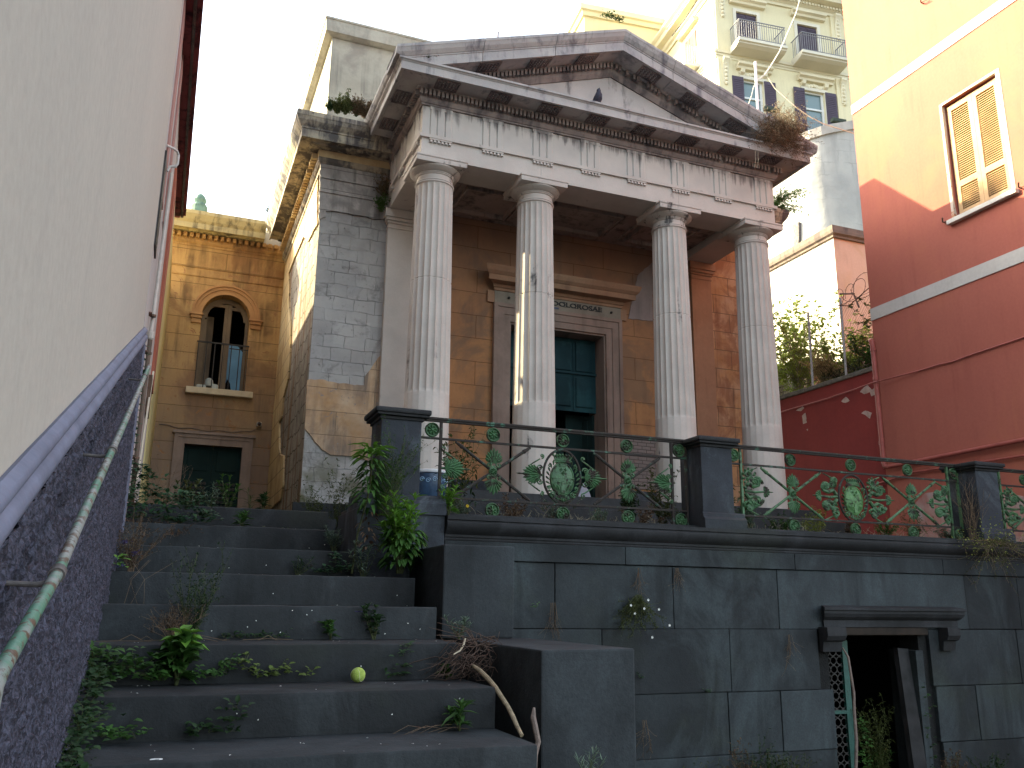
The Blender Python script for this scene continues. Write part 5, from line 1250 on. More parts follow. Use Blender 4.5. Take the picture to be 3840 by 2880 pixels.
for k in range(4):
    cy, cz, ra = 8.52 + .13 * k, 4.20 - .03 * k, .17 - .01 * k; pts = []
    for q in range(25): an = 2 * math.pi * q / 24; pts.append((XR + .12 + .08 * math.sin(an * .5 + k), cy + ra * math.cos(an) + .01 * q / 4, cz + ra * math.sin(an)))
    m.tube(pts, .004, 4, False)
    for q in range(0, 24, 3): p = Vector(pts[q]); m.tube([p + Vector((0, -.012, -.012)), p + Vector((0, .012, .012))], .0022, 3)
m.tube([(XR + .12, 8.32, 4.14), (XR + .12, 8.8, 3.98), (XR + .12, 9.0, 4.05)], .007, 5); m.tube([(XR + .12, 8.95, 4.2), (XR + .12, 8.7, 4.12), (XR + .12, 8.62, 3.9)], .012, 5)
tag(m.build('barbed_wire_coil', RUSTW), 'rusty coil of barbed wire above the garden wall by the red house', 'barbed wire')
m = MB()
for k in range(5):
    pts = []; cy, cz = 9.9 + .12 * k, 3.75
    for q in range(19): an = 2 * math.pi * q / 18; pts.append((XR + .1, cy + .15 * math.cos(an), cz + .07 * math.sin(an)))
    m.tube(pts, .004, 4, False)
tag(m.build('barbed_wire_coil', RUSTW), 'dark loops of barbed wire near the rightmost column', 'barbed wire')
# pole and wires on the pediment
pt = atY(2832, 232, 11.3); pb_ = atY(2842, 408, 11.3); pq_ = Vector((pb_.x - .02, pb_.y, 5.39))
m = MB(); m.tube([tuple(pq_), tuple(pb_), tuple(pt)], .023, 8); tag(m.build('white_pole', simple('white_pole_paint', (.6, .6, .62), .05)), 'thin white pole standing behind the right slope of the pediment', 'pole')
def wire(nm, lab, pts, r=.008, mat=None):
    m = MB(); m.tube([tuple(p) for p in pts], r, 5); return tag(m.build(nm, mat or simple('aged_white_cable', (.50, .47, .38), .1), None, True), lab, 'cable')
wire('hanging_cable', 'pale twisted cable rising steeply from the white pole to the sky', [atY(2838, 302, 11.3), atY(2868, 280, 11.6), atY(2895, 240, 12), atY(2925, 190, 13.5), atY(2955, 120, 15), atY(2985, 50, 16.5), atY(3010, -40, 18)], .013)
wire('hanging_cable', 'pale cable dropping right from the pole past the dry bush to the red house', [atY(2880, 290, 11.2), atY(2905, 330, 11.2), atY(2950, 370, 11.1), atY(2985, 402, 11.1), atY(3040, 440, 11), atY(3090, 465, 11), atY(3240, 512, 10.9)], .010)
wire('hanging_cable', 'short pale cable looping from the pole down to the pediment slope', [atY(2838, 302, 11.3), atY(2825, 330, 11.3), atY(2818, 360, 11.3), atY(2804, 400, 11.3)], .007)
wire('overhead_wire', 'fine dark wire crossing in front of the palazzo left side', [atY(2500, 110, 28), atY(2540, 60, 27), atY(2600, -30, 26)], .02, DARKI)
wire('overhead_wire', 'second fine dark wire beside the palazzo, right of the first', [atY(2520, 135, 28), atY(2570, 70, 27), atY(2640, -40, 26)], .02, DARKI)
# ================================================================ SMALL THINGS
m = MB(); p = atZ(1346, 2563, -.3575); r = .0335
bm = bmesh.new(); bmesh.ops.create_uvsphere(bm, u_segments=32, v_segments=20, radius=r); bm.verts.index_update()
tb = thing('tennis_ball', 'worn yellow green tennis ball resting on a lower stair tread', 'ball', (p.x, p.y + .03, -.3555))
m.add([(v.co.x + p.x, v.co.y + p.y + .03, v.co.z - .3555 + r) for v in bm.verts], [[v.index for v in f.verts] for f in bm.faces]); bm.free(); m.build('felt', BALL, tb, True)
m = MB(); pts = []
for k in range(61):
    t = 2 * math.pi * k / 60; A_ = .44; B_ = r * 1.003
    v = Vector((math.cos(t) * (1 - .0) * .78 + .22 * math.cos(3 * t), math.sin(t) * .78 - .22 * math.sin(3 * t), .83 * math.sin(2 * t))).normalized() * B_
    pts.append((p.x + v.x, p.y + .03 + v.y, -.3555 + r + v.z))
m.tube(pts, .0011, 4, False); m.build('seam', simple('seam_cream', (.50, .52, .30), .1), tb)
# pigeon on the horizontal cornice
px_, py_, pz_ = 4.0, 7.72, 5.378
pg = thing('pigeon', 'dark grey pigeon perched on the pediment ledge', 'bird', (px_, py_, pz_))
m = MB()
def blob(m, c, rx, ry, rz, pitch=0, n=14):
    V = []; fs = []; N2 = 9
    for i in range(N2 + 1):
        th = math.pi * i / N2
        for k in range(n):
            ph = 2 * math.pi * k / n; v = Vector((rx * math.sin(th) * math.cos(ph), ry * math.sin(th) * math.sin(ph), rz * math.cos(th)))
            v.rotate(Matrix.Rotation(pitch, 3, 'X')); V.append((c[0] + v.x, c[1] + v.y, c[2] + v.z))
    for i in range(N2):
        for k in range(n): k2 = (k + 1) % n; fs.append((i * n + k, (i + 1) * n + k, (i + 1) * n + k2, i * n + k2))
    m.add(V, fs)
bpts = [(0, .085, -.012), (0, .06, .012), (0, .03, .035), (0, 0, .058), (-.004, -.018, .085), (-.006, -.022, .105), (-.007, -.026, .122), (-.008, -.034, .132)]
m.tube([(px_ + a_, py_ + b_, pz_ + c_ + .01) for a_, b_, c_ in bpts], [.008, .016, .030, .036, .030, .019, .018, .006], 14); m.build('body', PIG, pg, True, flatang=80)
for sg in (-1, 1):
    m = MB(); blob(m, (px_ + sg * .028, py_ + .028, pz_ + .052), .010, .020, .052, .75); m.build('wing', PIG, pg, True, flatang=80)
    m = MB(); m.tube([(px_ + sg * .012, py_ - .002, pz_ + .03), (px_ + sg * .012, py_ - .006, pz_ + .002), (px_ + sg * .012, py_ - .022, pz_ + .001)], .0028, 5); m.build('leg', ROSE, pg)
m = MB(); m.tube([(px_ - .008, py_ - .038, pz_ + .140), (px_ - .010, py_ - .054, pz_ + .134)], [.004, .001], 6); m.build('beak', DARKI, pg)
pg.scale = (1.3, 1.3, 1.3)
# blue pot, bag on the doorstep
pc = atY(1612, 1800, 7.55); pz0 = .62
pot = thing('flower_pot', 'blue and white glazed flower pot by the leftmost column, seen through the railing', 'pot', (pc.x, 7.55, pz0 + .15))
m = MB(); zt = atY(1612, 1768, 7.55).z
m.lathe([(.09, zt - .42), (.125, zt - .30), (.15, zt - .16), (.155, zt - .06), (.150, zt - .03)], (pc.x, 7.55, 0), 30); m.build('pot_body', POTB, pot, True)
m = MB(); m.lathe([(.150, zt - .03), (.168, zt - .025), (.172, zt - .005), (.165, zt), (.14, zt), (.14, zt - .03)], (pc.x, 7.55, 0), 30); m.build('pot_rim', POTW, pot, True)
m = MB()
for k in range(7):
    an = -math.pi / 2 + (k - 3) * .38; c_ = (pc.x + .153 * math.cos(an), 7.55 + .153 * math.sin(an), zt - .10 + .012 * (k % 2)); pts = []
    for q in range(12): a2 = q * .8; rr_ = .024 * (1 - q / 14); pts.append((c_[0] + rr_ * math.cos(a2) * -math.sin(an), c_[1] + rr_ * math.cos(a2) * math.cos(an) - .003, c_[2] + rr_ * math.sin(a2)))
    m.tube(pts, .0035, 4)
m.build('painted_scrolls', simple('pale_blue_glaze', (.22, .36, .50), .1, 12, .3), pot)
m = MB(); c_ = atY(2185, 1885, 9.25)
V = [(c_.x - .10, 9.2, 1.062), (c_.x + .13, 9.18, 1.062), (c_.x + .12, 9.34, 1.062), (c_.x - .08, 9.34, 1.062), (c_.x - .06, 9.22, 1.25), (c_.x + .07, 9.21, 1.31), (c_.x + .06, 9.30, 1.33), (c_.x - .04, 9.31, 1.27), (c_.x + .01, 9.26, 1.40)]
m.add(V, [(3, 2, 1, 0), (0, 1, 5, 4), (1, 2, 6, 5), (2, 3, 7, 6), (3, 0, 4, 7), (4, 5, 8), (5, 6, 8), (6, 7, 8), (7, 4, 8)])
o = m.build('plastic_bag', GREYB, None, True, wob=.015, flatang=70); tag(o, 'pale grey plastic bag slumped on the church doorstep', 'bag')
# ---------------------------------------------------------------- plants
def plant(name, label, cat, base, group=None): return thing(name, label, cat, tuple(base), 0, group)
def leafy(t, base, h, ns, L, W, mat, seed, spread=.3, lean=(0, 0), stem=None, per=9, droop=.25, top=.0, lo=.15, sr=.003):
    rr = random.Random(seed); B = Vector(base); lm_ = MB(); sm = MB()
    for s_ in range(ns):
        an = rr.uniform(0, 6.28); sp = rr.uniform(.1, 1) * spread * h; hh = h * rr.uniform(.6, 1.05)
        tip = Vector((math.cos(an) * sp + lean[0] * h, math.sin(an) * sp * .8 + lean[1] * h, hh)); mid = tip * .5 + Vector((rr.uniform(-.05, .05) * h, 0, .06 * h))
        b = B + Vector((rr.uniform(-.04, .04) * h, rr.uniform(-.04, .04) * h, 0)); pts = []
        for k in range(7):
            u = k / 6; pts.append(b + mid * (2 * u * (1 - u)) + tip * u * u)
        sm.tube(pts, [sr * (1 - .7 * k / 6) for k in range(7)], 5)
        for k in range(per):
            u = lo + (1 - lo) * (k + rr.random() * .5) / per; q = b + mid * (2 * u * (1 - u)) + tip * u * u
            a2 = k * 2.4 + rr.uniform(-.4, .4); el_ = rr.uniform(.0, .6) + .5 * u
            d = Vector((math.cos(a2) * math.cos(el_), math.sin(a2) * math.cos(el_), math.sin(el_)))
            sc_ = (1 - .45 * abs(u - .65)) * rr.uniform(.7, 1.15); lm_.leaf(q, d, (0, 0, 1), L * sc_, W * sc_, droop=droop * rr.uniform(.5, 1.6))
        for k in range(4):
            a2 = k * 1.57 + s_; d = Vector((math.cos(a2) * .6, math.sin(a2) * .6, .8)); lm_.leaf(pts[-1], d, (0, 0, 1), L * .6, W * .6, droop=.1)
    sm.build('stems', stem or STEM, t); lm_.build('leaves', mat, t, True, flatang=80)
def wispy(t, base, h, ns, mat, seed, spread=.5, leafL=.012, stem=None, dens=14, lean=(0, 0), hang=0, sr=.0015, fork=3, wid=.35):
    rr = random.Random(seed); B = Vector(base); lm_ = MB(); sm = MB()
    for s_ in range(ns):
        an = rr.uniform(0, 6.28); d = Vector((math.cos(an) * spread * rr.random() + lean[0], math.sin(an) * spread * rr.random() * .8 + lean[1], 1 if not hang else -hang)).normalized()
        L_ = h * rr.uniform(.5, 1.05); p = B + Vector((rr.uniform(-1, 1), rr.uniform(-1, 1), 0)) * .06 * h; pts = [p.copy()]
        for k in range(8):
            d = (d + Vector((rr.uniform(-1, 1), rr.uniform(-1, 1), rr.uniform(-.5, .7) - .18 * k * .1)) * .16).normalized(); p = p + d * L_ / 8; pts.append(p.copy())
        sm.tube(pts, [sr * (1 - .08 * k) for k in range(9)], 4)
        for f in range(fork):
            q = rr.randint(2, 7); p2 = pts[q].copy(); d2 = (d + Vector((rr.uniform(-1, 1), rr.uniform(-1, 1), rr.uniform(-.3, .8))) * .8).normalized(); b2 = [p2.copy()]
            for k in range(4): d2 = (d2 + Vector((rr.uniform(-1, 1), rr.uniform(-1, 1), rr.uniform(-1, 1))) * .2).normalized(); p2 = p2 + d2 * L_ * .09; b2.append(p2.copy())
            sm.tube(b2, sr * .6, 3)
            for k in range(dens // 3):
                q2 = b2[rr.randint(1, 4)] + Vector((rr.uniform(-1, 1),) * 3) * .004; lm_.leaf(q2, (rr.uniform(-1, 1), rr.uniform(-1, 1), rr.uniform(-.3, 1)), (0, .3, 1), leafL * rr.uniform(.6, 1.3), leafL * wid)
        for k in range(dens):
            q = rr.uniform(1.0, 7.99); i = int(q); u = q - i; pp = pts[i] * (1 - u) + pts[i + 1] * u
            lm_.leaf(pp, (rr.uniform(-1, 1), rr.uniform(-1, 1), rr.uniform(-.3, 1)), (0, .3, 1), leafL * rr.uniform(.6, 1.4), leafL * wid)
    sm.build('stems', stem or STEM, t); lm_.build('leaves', mat, t)
def clump(t, pts, r, n, L, W, mat, seed, up=.5, stem=None):
    """low mat of round leaves round a list of centres"""
    rr = random.Random(seed); lm_ = MB(); sm = MB()
    for c in pts:
        c = Vector(c)
        for k in range(n):
            o = Vector((rr.gauss(0, 1), rr.gauss(0, .6), abs(rr.gauss(0, .8)))) * r * .55; q = c + o
            d = Vector((rr.uniform(-1, 1), rr.uniform(-1, .4), rr.uniform(-.1, 1) * up)).normalized(); s_ = rr.uniform(.6, 1.2); lm_.leaf(q, d, (0, -.3, 1), L * s_, W * s_, fold=.12)
            if k % 5 == 0: sm.tube([c + o * .1, c + o * .6 + Vector((0, 0, .1 * r)), q], .0012, 3)
    sm.build('stems', stem or STEM, t); lm_.build('leaves', mat, t, True, flatang=80)
def step_base(x, n, f=.5, y=None):
    """a point on tread n: x is metres, f the fraction of the tread depth from its front"""
    return Vector((x, 6.676 - .4711 * n + .4711 * f, .6625 - .17 * n + .001))
def XonStep(xn, yn, n): return atZ(xn, yn, .6625 - .17 * n).x
def sp_(xn, yn, n, f=.92): return step_base(XonStep(xn, yn, n), n, f)
GS = 'weeds growing on the stair treads'
t = plant('leafy_weed', 'biggest leafy green weed on the stairs, broad pointed leaves left of the tennis ball', 'weed', sp_(660, 2565, 6), GS)
leafy(t, sp_(660, 2565, 6), .17, 16, .10, .048, G_mid, 1, .55, per=8, droop=.35); 
lm2 = MB(); rr = random.Random(2)
for k in range(12): a2 = k * 2.4; lm2.leaf(sp_(670, 2565, 6) + Vector((0, -.01, .165 + .004 * k)), (math.cos(a2), math.sin(a2) - .2, .10 + .07 * k), (0, 0, 1), .115 - .003 * k, .052, droop=.3)
lm2.build('top_leaves', G_bright, t, True, flatang=80)
t = plant('nettle_patch', 'dense low nettle patch left of the biggest stair weed', 'weed', sp_(450, 2565, 6), GS)
clump(t, [sp_(x, 2560, 6, .85) + Vector((0, 0, z)) for x, z in ((330, .08), (370, .05), (410, .03), (450, .05), (490, .08), (530, .07), (560, .03), (590, .02), (430, .10), (350, .12))], .065, 30, .038, .024, G_mid, 3)
t = plant('nettle_patch', 'small nettle patch just right of the biggest stair weed', 'weed', sp_(770, 2560, 6), GS)
clump(t, [sp_(x, 2555, 6, .9) + Vector((0, 0, z)) for x, z in ((740, .03), (770, .04), (800, .03), (830, .06), (850, .08))], .04, 16, .032, .020, G_mid, 4)
t = plant('nettle_patch', 'yellowish nettle sprigs left of the tennis ball', 'weed', sp_(970, 2550, 6), GS)
clump(t, [sp_(x, 2550, 6, .93) + Vector((0, 0, z)) for x, z in ((900, .09), (930, .05), (960, .03), (1000, .03), (1030, .06), (1060, .04), (1120, .03))], .035, 11, .030, .020, leafm('dull_yellow_green_leaves', (.10, .14, .03)), 5)
t = plant('ivy_patch', 'dark leafy tangle in the corner between the roughcast dado and the lower treads', 'weed', sp_(300, 2750, 7), GS)
clump(t, [Vector((-.21, 4.2 - .045 * k, -.30 - .012 * k)) for k in range(22)], .065, 20, .035, .022, G_dark, 6)
t = plant('nettle_patch', 'trailing weeds at the left end of the lowest whole tread', 'weed', sp_(430, 2790, 7), GS)
clump(t, [sp_(x, 2780, 7, .9) + Vector((0, 0, z)) for x, z in ((300, .05), (340, .08), (380, .03), (420, .03), (470, .03), (510, .02))], .05, 14, .032, .02, G_mid, 7)
t = plant('nettle_patch', 'upright nettle cluster mid tread below the tennis ball', 'weed', sp_(800, 2760, 7), GS)
clump(t, [sp_(x, 2760, 7, .93) + Vector((0, 0, z)) for x, z in ((710, .02), (740, .04), (770, .03), (840, .03), (860, .07), (865, .11))], .035, 14, .034, .02, G_dark, 8)
t = plant('leafy_weed', 'drooping dark leafed weed near the right end of the lowest whole tread', 'weed', sp_(1680, 2720, 7), GS)
leafy(t, sp_(1680, 2722, 7), .10, 5, .085, .026, G_mid, 9, .9, per=6, droop=.5)
t = plant('round_leaf_weed', 'small round leafed weed beside the dry root tangle', 'weed', sp_(1620, 2535, 6), GS)
leafy(t, sp_(1620, 2535, 6), .055, 3, .055, .04, G_mid, 10, .9, per=4, droop=.2)
t = plant('nettle_patch', 'thin nettle sprig climbing the riser right of the tennis ball', 'weed', sp_(1450, 2540, 6), GS)
clump(t, [sp_(x, 2540, 6, .95) + Vector((0, 0, z)) for x, z in ((1430, .02), (1460, .02), (1470, .06), (1470, .11), (1490, .15))], .03, 8, .035, .02, G_dark, 11)
t = plant('leafy_weed', 'dark leafy clump with a mauve flower at mid stair', 'weed', sp_(1330, 2390, 5), GS)
leafy(t, sp_(1350, 2390, 5), .17, 7, .05, .022, G_dark, 12, .5, per=9); 
fm = MB(); 
for k in range(14): fm.leaf(sp_(1290, 2390, 5) + Vector((random.Random(k).uniform(-.02, .02), 0, .14)), (math.cos(k), math.sin(k), .6), (0, 0, 1), .014, .008)
fm.build('flower', PETP, t)
t = plant('leafy_weed', 'broad leafed weed left of the mauve flowered clump', 'weed', sp_(1205, 2390, 5), GS)
leafy(t, sp_(1205, 2392, 5), .085, 4, .06, .03, G_mid, 13, .8, per=5, droop=.3)
t = plant('spiky_weed', 'grey spiky tuft at the foot of the upper stone block', 'weed', sp_(1640, 2388, 5), GS)
leafy(t, sp_(1640, 2388, 5), .11, 8, .055, .009, G_grey, 14, .8, per=9, droop=.1)
t = plant('wispy_weed', 'tall feathery dark weed standing on the treads left of centre', 'weed', sp_(720, 2395, 5), GS)
wispy(t, sp_(700, 2395, 5), .46, 17, G_dark, 15, .35, .016, None, 34, lean=(.06, 0))
t = plant('wispy_weed', 'brown dying stems sprawling at the foot of the feathery weed', 'weed', sp_(600, 2395, 5), GS)
wispy(t, sp_(640, 2398, 5, .7), .20, 22, G_dry, 16, 1.6, .014, STEMD, 14)
t = plant('wispy_weed', 'straggly brown bush with mauve flowers against the dado, upper stairs', 'weed', sp_(450, 2150, 3), GS)
wispy(t, step_base(-.16, 3, .5), .34, 20, G_dry, 17, .9, .018, STEMD, 20)
rr = random.Random(6)
for c_ in ((470, 2035), (505, 2075), (450, 2120)):
    q = atY(c_[0], c_[1], 5.3); fm = MB()
    for k in range(26): fm.leaf(q + Vector((rr.gauss(0, .010), rr.gauss(0, .010), rr.gauss(0, .006))), (rr.uniform(-1, 1), rr.uniform(-1, 1), .3), (0, 0, 1), .014, .008)
    fm.build('flower_head', PETP, t)
t = plant('wispy_weed', 'small green sprig against the dado beside the straggly bush', 'weed', step_base(-.2, 3, .2), GS)
clump(t, [step_base(-.21, 3, .2) + Vector((0, -.1, .06)), step_base(-.21, 3, .2) + Vector((0, -.1, .02))], .03, 10, .03, .02, G_bright, 18)
t = plant('dry_straws', 'bent dry straw stems leaning on the stairs beside the dado', 'dry stems', step_base(-.1, 4, .3))
m = MB(); rr = random.Random(12)
for k in range(9): b = step_base(-.15 + .03 * k, 4, .1); m.tube([b, b + Vector((.05 * rr.uniform(-1, 2), .05, .12)), b + Vector((.12 * rr.uniform(-.5, 1.5), .1, .22))], .0009, 3) if k < 4 else None
m.build('straws', STEMD, t)
t = plant('dry_straws', 'loose dry twigs lying along the tread below the feathery weed', 'dry stems', sp_(600, 2400, 5))
m = MB()
for k in range(9): b = step_base(rr.uniform(-.15, .55), 5, rr.uniform(.5, .9)); d = Vector((rr.uniform(-.16, .16), rr.uniform(-.04, .04), 0)); m.tube([b - d + Vector((0, 0, .002)), b + Vector((0, 0, rr.uniform(.003, .035))), b + d + Vector((0, 0, .002))], .0014, 3)
m.build('twigs', STEMD, t)
t = plant('nettle_patch', 'low green sprawl along the tread right of the feathery weed', 'weed', sp_(900, 2395, 5), GS)
clump(t, [sp_(x, 2395, 5, .95) + Vector((0, 0, .01)) for x in range(830, 1060, 28)], .03, 12, .022, .012, G_dark, 19)
t = plant('nettle_patch', 'tiny tuft on the tread under the ivy sprig', 'weed', sp_(1050, 2265, 4), GS)
clump(t, [sp_(1040, 2262, 4, .9), sp_(1060, 2262, 4, .9)], .03, 12, .022, .012, G_mid, 20)
t = plant('ivy_sprig', 'ivy sprig spreading along the tread beside the upper stone block', 'weed', sp_(1400, 2150, 3), GS)
clump(t, [sp_(x, 2150, 3, .9) + Vector((0, 0, z)) for x, z in ((1310, .03), (1345, .03), (1385, .04), (1390, .09), (1392, .13), (1430, .03), (1465, .05), (1500, .06))], .04, 12, .036, .026, G_ivy, 21)
t = plant('spurge', 'grey green spurge with needle leaves in front of the tall plant by the pier', 'weed', sp_(1240, 2070, 2), GS)
leafy(t, sp_(1250, 2075, 2, .6), .17, 9, .045, .007, G_grey, 22, .75, per=22, droop=.1, lo=.3)
t = plant('spurge', 'greener low spurge at the left of the grey one', 'weed', sp_(1170, 2150, 3), GS)
leafy(t, sp_(1170, 2155, 3), .11, 6, .04, .008, G_dark, 23, .9, per=14, lo=.2)
t = plant('leafy_weed', 'dock like weed in the middle of the second tread from the top', 'weed', sp_(920, 1975, 1), GS)
leafy(t, sp_(915, 1976, 1, .6), .10, 5, .085, .022, G_mid, 24, .9, per=5, droop=.3)
t = plant('nettle_patch', 'thin creeping weeds along the second tread from the top', 'weed', sp_(1030, 1975, 1), GS)
clump(t, [sp_(x, 1975, 1, .8) + Vector((0, 0, .0)) for x in (980, 1020, 1060, 1100)], .03, 9, .025, .012, G_olive, 25)
t = plant('ivy_mound', 'large mound of ivy and nettles at the top left of the stairs', 'weed', step_base(-.05, 1, .6), GS)
clump(t, [Vector((x, y, z)) for x, y, z in ((-.2, 6.35, .60), (-.2, 6.4, .72), (-.15, 6.45, .80), (-.08, 6.4, .68), (-.18, 6.3, .52), (-.02, 6.35, .60), (.06, 6.4, .66), (.12, 6.4, .60), (.18, 6.4, .64), (.22, 6.38, .56), (.0, 6.3, .52), (.08, 6.3, .50), (.26, 6.38, .52), (-.22, 6.5, .85), (-.22, 6.3, .64))], .085, 46, .044, .030, G_ivy, 26)
t = plant('wispy_weed', 'brown seed heads hanging over the second tread below the ivy mound', 'weed', step_base(.1, 1, .3), GS)
wispy(t, Vector((.05, 6.28, .50)), .22, 26, G_dry, 27, 1.6, .020, STEMD, 16, hang=.5)
t = plant('wispy_weed', 'bare arching brown stems above the ivy mound', 'weed', Vector((.0, 6.9, .66)))
wispy(t, Vector((.0, 6.9, .66)), .42, 9, G_dry, 28, .9, .012, STEMD, 5)
for (xn, yn, h, lab, mt, sd) in ((850, 1905, .26, 'leafy weed before the green door of the ochre house, right one', G_mid, 29), (790, 1905, .20, 'feathery grey weed before the green door of the ochre house', G_grey, 30), (700, 1905, .22, 'low brown weed at the left of the green door', G_olive, 31), (985, 1905, .14, 'small tuft at the corner where the ochre house meets the church', G_dark, 32)):
    q = atY(xn, yn, 7.0); q.z = .66; t = plant('doorway_weed', lab, 'weed', q, 'weeds along the top landing'); leafy(t, q, h, 6, .07, .022 if mt is not G_grey else .01, mt, sd, .5, per=8)
q = atY(940, 1905, 7.3); q.z = .66; t = plant('doorway_weed', 'thin upright grass blades on the top landing', 'grass', q, 'weeds along the top landing'); leafy(t, q, .2, 4, .09, .006, G_olive, 33, .3, per=8)
for (xn, h, lab, mt, sd) in ((1265, .42, 'wispy yellow green bush against the bare church wall', G_olive, 34), (1180, .22, 'mossy weeds at the foot of the church corner', G_olive, 35), (1350, .25, 'dull weeds between the church wall and the first pier', G_dark, 36)):
    q = atY(xn, 1900, 8.9); q.z = .62; t = plant('wall_weed', lab, 'weed', q, 'weeds along the church wall'); wispy(t, q, h + .3, 12, mt, sd, .35, .030, None, 22)
# tall bright plant and bush by the first pier
q = Vector((1.12, 5.60, .18)); t = plant('tall_leafy_plant', 'tall bright green plant with drooping lance leaves at the foot of the first pier', 'plant', q)
sm = MB(); top_ = atY(1395, 1700, 5.52); pts = [q, q + Vector((.02, -.02, .25)), Vector((top_.x, 5.52, top_.z - .22)), top_]; sm.tube(pts, [.007, .006, .005, .004], 6); sm.build('stem', STEM, t)
for nm, mt, z0, z1, n, L in (('crown_leaves', G_bright, -.05, .03, 44, .115), ('lower_leaves', G_mid, -.36, -.04, 90, .10), ('withered_leaves', G_dry, -.62, -.34, 34, .06)):
    lm_ = MB(); rr = random.Random(int(L * 1000))
    for k in range(n):
        z = rr.uniform(z0, z1); a2 = k * 2.4; rd = rr.uniform(0, .05); u = (z - z1) / (z0 - z1 + 1e-9)
        d = Vector((math.cos(a2), math.sin(a2), (.55 - .6 * u) if mt is G_bright else -.35 + .4 * rr.random())); lm_.leaf(top_ + Vector((rd * math.cos(a2), rd * math.sin(a2), z)), d, (0, 0, 1), L * rr.uniform(.7, 1.15), L * .24, droop=.35)
    lm_.build(nm, mt, t, True, flatang=80)
q = Vector((1.40, 5.42, .33)); t = plant('leafy_bush', 'bright green leafy bush on the upper stone block before the pier', 'bush', q)
leafy(t, q + Vector((-.02, 0, -.15)), .46, 26, .10, .028, G_bright, 40, .32, per=14, droop=.3, lo=.25)
lm_ = MB(); rr = random.Random(41)
for k in range(120): a2 = k * 2.4; z = rr.uniform(-.10, .12); lm_.leaf(q + Vector((.08 * math.cos(a2), .06 * math.sin(a2), z)), (math.cos(a2), math.sin(a2), -.2), (0, 0, 1), .09, .03, droop=.3)
lm_.build('lower_leaves', G_mid, t, True, flatang=80)
q = Vector((1.76, 5.66, .58)); t = plant('leafy_bush', 'smaller bright leafy plant at the left end of the terrace cornice', 'bush', q)
leafy(t, q, .17, 9, .085, .024, G_bright, 42, .5, per=7, droop=.3)
q = Vector((1.35, 5.6, .6)); t = plant('feathery_shrub', 'feathery dark green shrub with tiny flowers beside the first pier', 'shrub', q)
wispy(t, Vector((1.30, 5.60, .55)), .55, 34, G_mid, 43, .55, .014, None, 34, lean=(.12, 0))
t = plant('dry_rosette', 'grey dried leaves at the foot of the tall plant', 'weed', Vector((1.17, 5.5, .15)), GS); leafy(t, Vector((1.18, 5.55, .14)), .22, 8, .07, .014, G_grey, 44, .5, per=10)
q = Vector((1.95, 6.15, .60)); t = plant('tall_weed', 'tall flowering weed rising behind the left end of the first railing', 'weed', q)
wispy(t, q, .78, 6, G_olive, 45, .12, .04, None, 30, sr=.003); 
clm = MB(); rr = random.Random(46)
for k in range(90): clm.leaf(Vector((1.95 + rr.gauss(0, .07), 6.1, .70 + rr.uniform(0, .28))), (rr.uniform(-1, 1), rr.uniform(-1, 1), rr.uniform(-1, .3)), (0, 0, 1), .06, .016)
clm.build('lower_leaves', G_dark, t, True, flatang=80)
for (x, y, h, lab, mt, sd) in ((3.66, 6.05, .52, 'dry seeded stem behind the right end of the first railing', G_olive, 47), (3.42, 6.2, .45, 'drooping dark stems behind the first railing near the middle pier', G_dark, 48), (4.25, 6.0, .42, 'green plant behind the second railing beside the middle pier', G_mid, 49), (4.5, 6.1, .40, 'curly grey green weed behind the second railing', G_grey, 50)):
    t = plant('terrace_weed', lab, 'weed', (x, y, .6), 'weeds behind the railings'); wispy(t, Vector((x, y, .58)), h, 10, mt, sd, .3, .035, None, 26, sr=.0022)
# row of low terrace weeds behind the cornice
labs = ['low dry terrace weed nearest the first pier', 'second low grey weed along the first railing', 'small pale weed left of the oval coat of arms', 'silvery weed under the first oval coat of arms', 'twiggy weed right of the first oval coat of arms', 'yellow green weed under the first railing right part', 'brown weed near the foot of the middle pier', 'leafy green weed right of the middle pier', 'yellowish weed under the second railing', 'reddish brown weed under the second railing middle', 'green leafy weed below the second oval coat of arms', 'dull weed right of the second oval coat of arms', 'grey weed near the right-hand pier']
for i, lab in enumerate(labs):
    x = 1.95 + i * .365 + (.2 if i > 6 else 0); mt = [G_grey, G_dry, G_grey, G_grey, G_dry, G_olive, G_dry, G_mid, G_yel, G_dry, G_mid, G_olive, G_grey][i]
    t = plant('terrace_weed', lab, 'weed', (x, 5.98, .6), 'weeds behind the railings'); wispy(t, Vector((x, 5.96, .58)), .15 + .05 * ((i * 7) % 3), 16, mt, 60 + i, 1.5, .022, STEMD if mt in (G_dry, G_grey) else None, 16, sr=.0013, wid=.4)
m = MB(); rr = random.Random(9)
for k in range(900):
    x = rr.uniform(1.8, 8.1); y = rr.uniform(5.86, 6.6); h = rr.uniform(.02, .10); m.tube([(x, y, .585), (x + rr.uniform(-.03, .03), y, .585 + h * .6), (x + rr.uniform(-.06, .06), y + rr.uniform(-.03, .03), .585 + h)], .0011, 3, False)
tag(m.build('dry_grass', G_straw), 'thin dry grass along the edge of the terrace floor', 'grass', None, 'stuff')
t = plant('daisy', 'single yellow flower behind the first railing', 'flower', (2.08, 5.93, .6)); m = MB()
c_ = atY(1752, 1898, 5.93)
for k in range(9): m.leaf(c_, (math.cos(k * .7), -.3, math.sin(k * .7)), (0, -1, 0), .014, .008)
m.build('petals', PETY, t); m = MB(); m.tube([(c_.x, 5.95, .59), c_], .0015, 4); m.build('stem', STEM, t)
